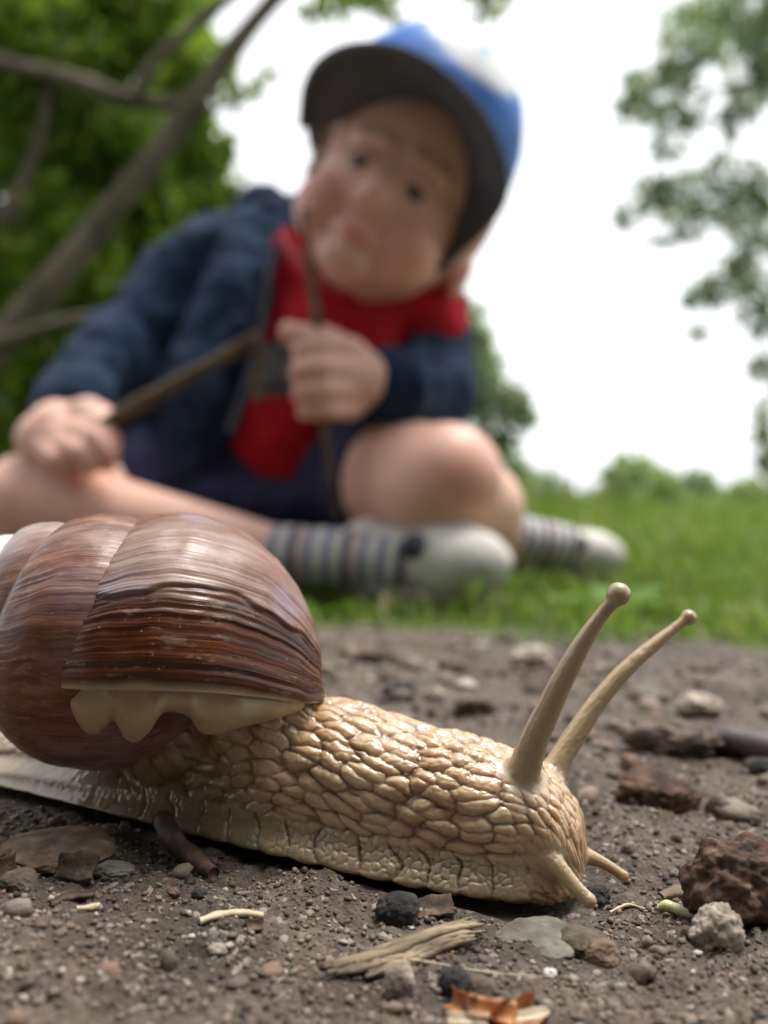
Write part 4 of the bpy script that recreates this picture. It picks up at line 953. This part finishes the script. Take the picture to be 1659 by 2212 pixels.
addb(12000, (-9000, 12000), (4000, 26000), lambda x, y: (105 + .014 * (y - 4000)) * (1 + .6 * fbm(np.stack([x / 1500, y / 1500, 0 * x], -1), 2, 7)), 34, .5, cond=lambda x, y: y > 0, pw=1.5)
addb(5000, (150, 2600), (1100, 3600), lambda x, y: (120 + .02 * y) * (1 + .5 * fbm(np.stack([x / 300, y / 300, 0 * x], -1), 2, 26)), 5, .5, cond=lambda x, y: (fbm(np.stack([x / 420, y / 420, 0 * x], -1), 2, 27) > .05) & (x > .16 * y))
GRASS = leaf_mat('grass_blade', [(0, (.06, .12, .016)), (.35, (.11, .19, .026)), (.65, (.18, .26, .045)), (.82, (.27, .30, .09)), (.92, (.34, .33, .13)), (1, (.36, .27, .13))], .4)
tag(to_obj('grass', np.concatenate(GV), np.concatenate(GF), GRASS), 'soft green grass growing beyond the edge of the path', 'grass', kind='stuff')

def weed(px, py, d, n, L, label, seed):
    g_ = np.random.default_rng(seed); b_ = P(px, py, d); b_[2] = float(gz(b_[0], b_[1])); e = empty('weed', b_, label, 'weed', 'weeds in the grass')
    for i in range(n):
        a = i * 2.4 + g_.uniform(-.3, .3); l = L * g_.uniform(.7, 1.1); k = np.linspace(0, 1, 9); el = g_.uniform(.5, 1.)
        c_ = np.stack([np.cos(a) * l * k, np.sin(a) * l * k, l * (el * k - .45 * k * k)], -1); sd = np.array([-np.sin(a), np.cos(a), 0]); w_ = l * .23 * np.sin(np.pi * np.clip(k * .96 + .03, 0, 1)) ** .8
        V = np.concatenate([c_ + sd * w_[:, None] + [0, 0, l * .04], c_, c_ - sd * w_[:, None] + [0, 0, l * .04]]) + b_
        Fc = [[j, j + 1, 9 + j + 1, 9 + j] for j in range(8)] + [[9 + j, 9 + j + 1, 18 + j + 1, 18 + j] for j in range(8)]
        to_obj('leaf', V, Fc, WEED, e, b_)
WEED = leaf_mat('weed_leaf', [(0, (.07, .16, .015)), (1, (.14, .27, .03))], .35)
weed(1335, 1290, 470, 7, 42, 'broad-leaved weed in the grass right of the white shoes', 1)
weed(680, 1300, 450, 6, 24, 'small leafy weed at the path edge in front of the striped sock', 2)
weed(1560, 1330, 430, 6, 26, 'low leafy weed at the path edge right of the tentacle tips', 3)

# ------------------------------------------------------------------ trees and bushes
def leaves(cl, size, g, flat=0.):
    """cl: list of (centre, radii, count) in mm; leaf-shaped folded faces spread through each clump"""
    C = []
    for c, r, n in cl:
        d = g.normal(size=(n, 3)); d /= np.linalg.norm(d, axis=1)[:, None]; rad = g.random(n) ** .55
        sub_ = g.normal(size=(max(3, n // 28), 3)); sub_ /= np.linalg.norm(sub_, axis=1)[:, None]; sub_ *= (g.random(len(sub_)) ** .4)[:, None]
        pick = sub_[g.integers(len(sub_), size=n)] + d * .24 * rad[:, None]
        pick = np.where((g.random(n) < .22)[:, None], d * rad[:, None], pick)
        C.append(np.asarray(c) + pick * np.asarray(r))
    C = np.concatenate(C); n = len(C); L = size * g.uniform(.6, 1.3, n)
    ax = g.normal(size=(n, 3)); ax[:, 2] -= .5; ax /= np.linalg.norm(ax, axis=1)[:, None]
    sd = np.cross(ax, g.normal(size=(n, 3))); sd /= np.linalg.norm(sd, axis=1)[:, None]; nr_ = np.cross(ax, sd)
    w = L * g.uniform(.24, .36, n)
    p0 = C; p2 = C + ax * L[:, None]; mid = C + ax * (L * .45)[:, None] + nr_ * (L * .1)[:, None]
    V = np.stack([p0, mid + sd * w[:, None], p2, mid - sd * w[:, None]], 1)
    return V.reshape(-1, 3), np.arange(n * 4).reshape(-1, 4)
TBARK = simple('tree_bark', [(.3, (.055, .045, .030)), (.5, (.095, .08, .055)), (.7, (.15, .125, .09))], 12, rough=.9, bstr=.8, bdist=.012, bscale=40, stretch=(1, 1, .3))
LF_A = leaf_mat('leaf_bright', [(0, (.07, .135, .015)), (.4, (.145, .23, .025)), (.75, (.20, .28, .034)), (1, (.29, .31, .055))], .5)
LF_B = leaf_mat('leaf_dark', [(0, (.04, .08, .012)), (.5, (.08, .145, .018)), (.85, (.13, .20, .027)), (1, (.19, .23, .045))], .5)
LF_C = leaf_mat('leaf_grey', [(0, (.14, .18, .125)), (.5, (.21, .26, .18)), (1, (.28, .32, .235))], .55)  # greyed and lightened: sky glare and haze put into the leaf colour
LF_D = leaf_mat('leaf_pale', [(0, (.20, .27, .12)), (.5, (.28, .35, .16)), (1, (.36, .42, .22))], .5)  # lightened leaf colour in place of distance haze
LF_S = leaf_mat('leaf_blocker', [(0, (.02, .045, .01)), (1, (.06, .10, .02))], .12)  # dark, barely translucent leaves for the added light-blocking trees
def tree(name, label, base, limbs, clumps, size, lmat, cat='tree', seed=1, group=None):
    base = np.asarray(base, float); e = empty(name, base, label, cat, group); g = np.random.default_rng(seed)
    for i, (nm, pts, rad) in enumerate(limbs):
        q = spline(np.array(pts), 26); r = np.interp(np.linspace(0, 1, 26), np.linspace(0, 1, len(rad)), rad)
        V, Fc = tube(q, r, 12, wob=.18, seed=seed + i); to_obj(nm, V, Fc, TBARK, e, base)
    V, Fc = leaves(clumps, size, g); o = to_obj('crown', V, Fc, lmat, e, base, smooth=False); return e
def CL(L, d, k=1., w=1.):
    """clumps given as (px, py, half width px, half height px, count) at distance d"""
    return [(P(a, b_, d * (1 + .06 * math.sin(i * 2.4))), (w * rx * d / FPX, max(rx, ry) * d / FPX * .8, w * ry * d / FPX), int(n * k)) for i, (a, b_, rx, ry, n) in enumerate(L)]
D1 = 2700.
tree('leaning_tree', 'tree with a leaning dark trunk and forked bare limbs behind the child', P(-330, 1150, 2700),
     [('trunk', [P(-330, 1150, D1), P(-120, 880, D1), P(60, 670, D1), P(230, 470, D1), P(400, 250, D1), P(500, 110, D1), P(610, -20, D1), P(760, -160, D1)], [80, 66, 50, 42, 37, 32, 26, 18]),
      ('branch', [P(-160, 90, D1), P(0, 135, D1), P(140, 168, D1), P(280, 215, D1), P(400, 226, D1), P(455, 228, D1)], [26, 27, 27, 27, 25, 22]),
      ('branch', [P(285, 212, D1 - 40), P(340, 130, D1 - 40), P(410, 66, D1 - 40), P(500, -10, D1 - 40), P(600, -90, D1 - 40)], [22, 22, 21, 19, 12]),
      ('branch', [P(430, 232, D1 + 10), P(465, 238, D1 + 10), P(500, 212, D1 + 10)], [16, 10, 4]),
      ('branch', [P(-60, 560, D1 + 200), P(60, 380, D1 + 200), P(110, 180, D1 + 200), P(130, -40, D1 + 200)], [26, 24, 20, 15]),
      ('branch', [P(760, -160, D1), P(950, -140, D1 + 60), P(1060, -60, D1 + 60), P(1035, 30, D1 + 60), P(1008, 82, D1 + 60)], [20, 17, 15, 12, 6]),
      ('branch', [P(-250, 790, 2000), P(-60, 758, 1950), P(110, 705, 1900), P(245, 668, 1880)], [20, 19, 16, 9])],
     CL([(60, 60, 230, 180, 2300), (300, 40, 170, 150, 1900), (420, 150, 60, 90, 420), (150, 300, 200, 150, 1700), (430, 320, 60, 90, 420), (-150, 100, 250, 300, 1500),
         (760, -60, 160, 60, 260), (1060, -30, 90, 50, 130), (500, 190, 25, 40, 40), (560, 160, 60, 60, 18), (700, 15, 60, 25, 50), (840, 20, 60, 25, 30)], 3000), 62, LF_A, seed=11)
tree('bright_shrub', 'bright green leafy shrub under the leaning trunk behind the child', P(250, 1130, 3300),
     [('trunk', [P(240, 1130, 3400), P(200, 900, 3400), P(120, 650, 3400)], [28, 22, 12]), ('branch', [P(230, 1000, 3400), P(330, 800, 3400), P(420, 560, 3400)], [18, 14, 8])],
     CL([(300, 430, 150, 150, 1500), (470, 470, 95, 80, 800), (120, 560, 160, 170, 1500), (330, 640, 170, 140, 1500), (80, 820, 180, 160, 1300), (300, 880, 180, 150, 900), (560, 520, 80, 100, 500), (-140, 700, 200, 250, 1100)], 3300), 66, LF_A, 'shrub', 12)
tree('dark_tree', 'dark dense tree filling the background behind the leaning trunk', P(60, 1125, 5200),
     [('trunk', [P(60, 1125, 5400), P(70, 700, 5400), P(90, 200, 5400)], [110, 90, 50]), ('branch', [P(70, 700, 5400), P(220, 420, 5400), P(330, 160, 5400)], [50, 40, 20])],
     CL([(80, 0, 330, 230, 3000), (330, 60, 150, 200, 1600), (60, 330, 360, 200, 3000), (330, 380, 150, 190, 1500), (120, 650, 340, 200, 2800), (420, 600, 150, 180, 1300), (100, 930, 360, 190, 2600), (480, 850, 160, 230, 1300), (-330, 300, 260, 420, 2000), (-330, 800, 260, 300, 1500), (80, -280, 350, 250, 1500)], 5200), 105, LF_B, seed=13)
tree('overhanging_tree', 'grey-green tree with ragged drooping foliage against the white sky', P(2150, 1120, 8200),
     [('trunk', [P(2150, 1120, 8200), P(2120, 700, 8200), P(2060, 200, 8200), P(2000, -200, 8200)], [230, 200, 160, 110]),
      ('branch', [P(2090, 450, 8200), P(1850, 250, 8200), P(1650, 180, 8100), P(1480, 210, 8100)], [80, 55, 34, 14]),
      ('branch', [P(2060, 250, 8200), P(1850, 30, 8200), P(1650, -20, 8200), P(1500, 60, 8200)], [80, 50, 30, 12]),
      ('branch', [P(2110, 650, 8200), P(1850, 520, 8200), P(1600, 430, 8200), P(1400, 430, 8200)], [70, 45, 26, 10])],
     CL([(1560, 40, 120, 75, 520), (1640, 130, 60, 110, 420), (1490, 130, 60, 60, 230), (1420, 190, 70, 55, 220), (1370, 235, 40, 35, 90), (1470, 265, 60, 35, 130), (1590, 240, 40, 50, 120), (1440, 330, 50, 30, 40),
         (1560, 410, 95, 70, 330), (1430, 420, 60, 45, 170), (1370, 460, 35, 28, 70), (1640, 480, 50, 80, 230), (1500, 480, 60, 35, 100), (1420, 520, 40, 14, 20), (1580, 590, 60, 55, 210), (1640, 650, 40, 60, 170), (1530, 650, 45, 45, 110), (1515, 715, 18, 40, 26), (1650, 780, 22, 40, 60), (1655, 930, 25, 80, 120), (1650, 1010, 20, 30, 60),
         (1800, 100, 160, 200, 700), (1850, 450, 180, 200, 700), (1850, 800, 160, 180, 500)], 8000, 3.2, 1.22), 72, LF_C, seed=14)
tree('round_tree', 'green tree rising beside the jacket elbow of the child', P(1040, 1125, 13000),
     [('trunk', [P(1040, 1125, 13000), P(1045, 980, 13000), P(1050, 760, 13000)], [170, 130, 60])],
     CL([(1070, 850, 70, 80, 900), (1110, 905, 45, 50, 500), (1020, 730, 45, 80, 600), (1080, 960, 55, 60, 500), (960, 850, 90, 150, 800), (1132, 890, 22, 34, 120), (1030, 670, 22, 25, 60), (1090, 1040, 60, 50, 350)], 13000), 130, LF_C, seed=15)
for i_, (x_, y_, lab) in enumerate(((-1500., -1500., 'added out-of-view tree blocking front light, its trunk forked low'), (1300., -1700., 'added out-of-view tree blocking front light, its trunk straight'), (150., -2300., 'added out-of-view tree blocking front light, set back between the other two'))):  # unseen trees behind the camera, added to block front sky light
    b_ = np.array([x_, y_, -18.]); up_ = np.array([0, 0, 1.])
    tree('added_shade_tree', lab, b_, [('trunk', [b_, b_ + up_ * 900, b_ + up_ * 2000 + [60, 0, 0]], [130, 100, 60]), ('branch', [b_ + up_ * 800, b_ + [500, 200, 1500], b_ + [900, 300, 2100]], [60, 45, 20])],
         [(b_ + np.array([g_ * 700. - 700, 150 * (-1) ** g_, 700. + 850 * r_]), (800, 600, 620), 1000) for g_ in range(3) for r_ in range(3)], 190, LF_S, seed=40 + i_)
def bush(label, L, d, size, mat, seed, group='bushes at the far side of the meadow'):
    c = L[0]; tree('bush', label, P(c[0], 1118, d), [('stem', [P(c[0], 1118, d), P(c[0] + 2, c[1] + 10, d), P(c[0] + 8, c[1] - 10, d)], [d * .004, d * .003, d * .0015])], CL(L, d), size, mat, 'bush', seed, group)
bush('tallest pale green rounded bush at the far side of the meadow', [(1372, 1035, 72, 50, 1500), (1330, 1075, 60, 40, 600), (1425, 1065, 46, 44, 500)], 26000, 300, LF_D, 31)
bush('darker grey-green bush just beyond the tallest pale bush', [(1500, 1055, 50, 42, 900), (1550, 1080, 46, 34, 500)], 32000, 330, LF_C, 32)
bush('low grey-green bush between the round tree and the tallest pale bush', [(1190, 1065, 55, 40, 500), (1130, 1040, 40, 60, 400), (1245, 1085, 40, 26, 250)], 22000, 260, LF_C, 33)
bush('pale bush standing in front of the darker grey-green bush', [(1600, 1072, 64, 38, 900), (1480, 1090, 55, 28, 600)], 24000, 260, LF_D, 34)
bush('broad grey bush at the foot of the overhanging tree', [(1700, 1060, 70, 60, 600)], 26000, 300, LF_C, 35)
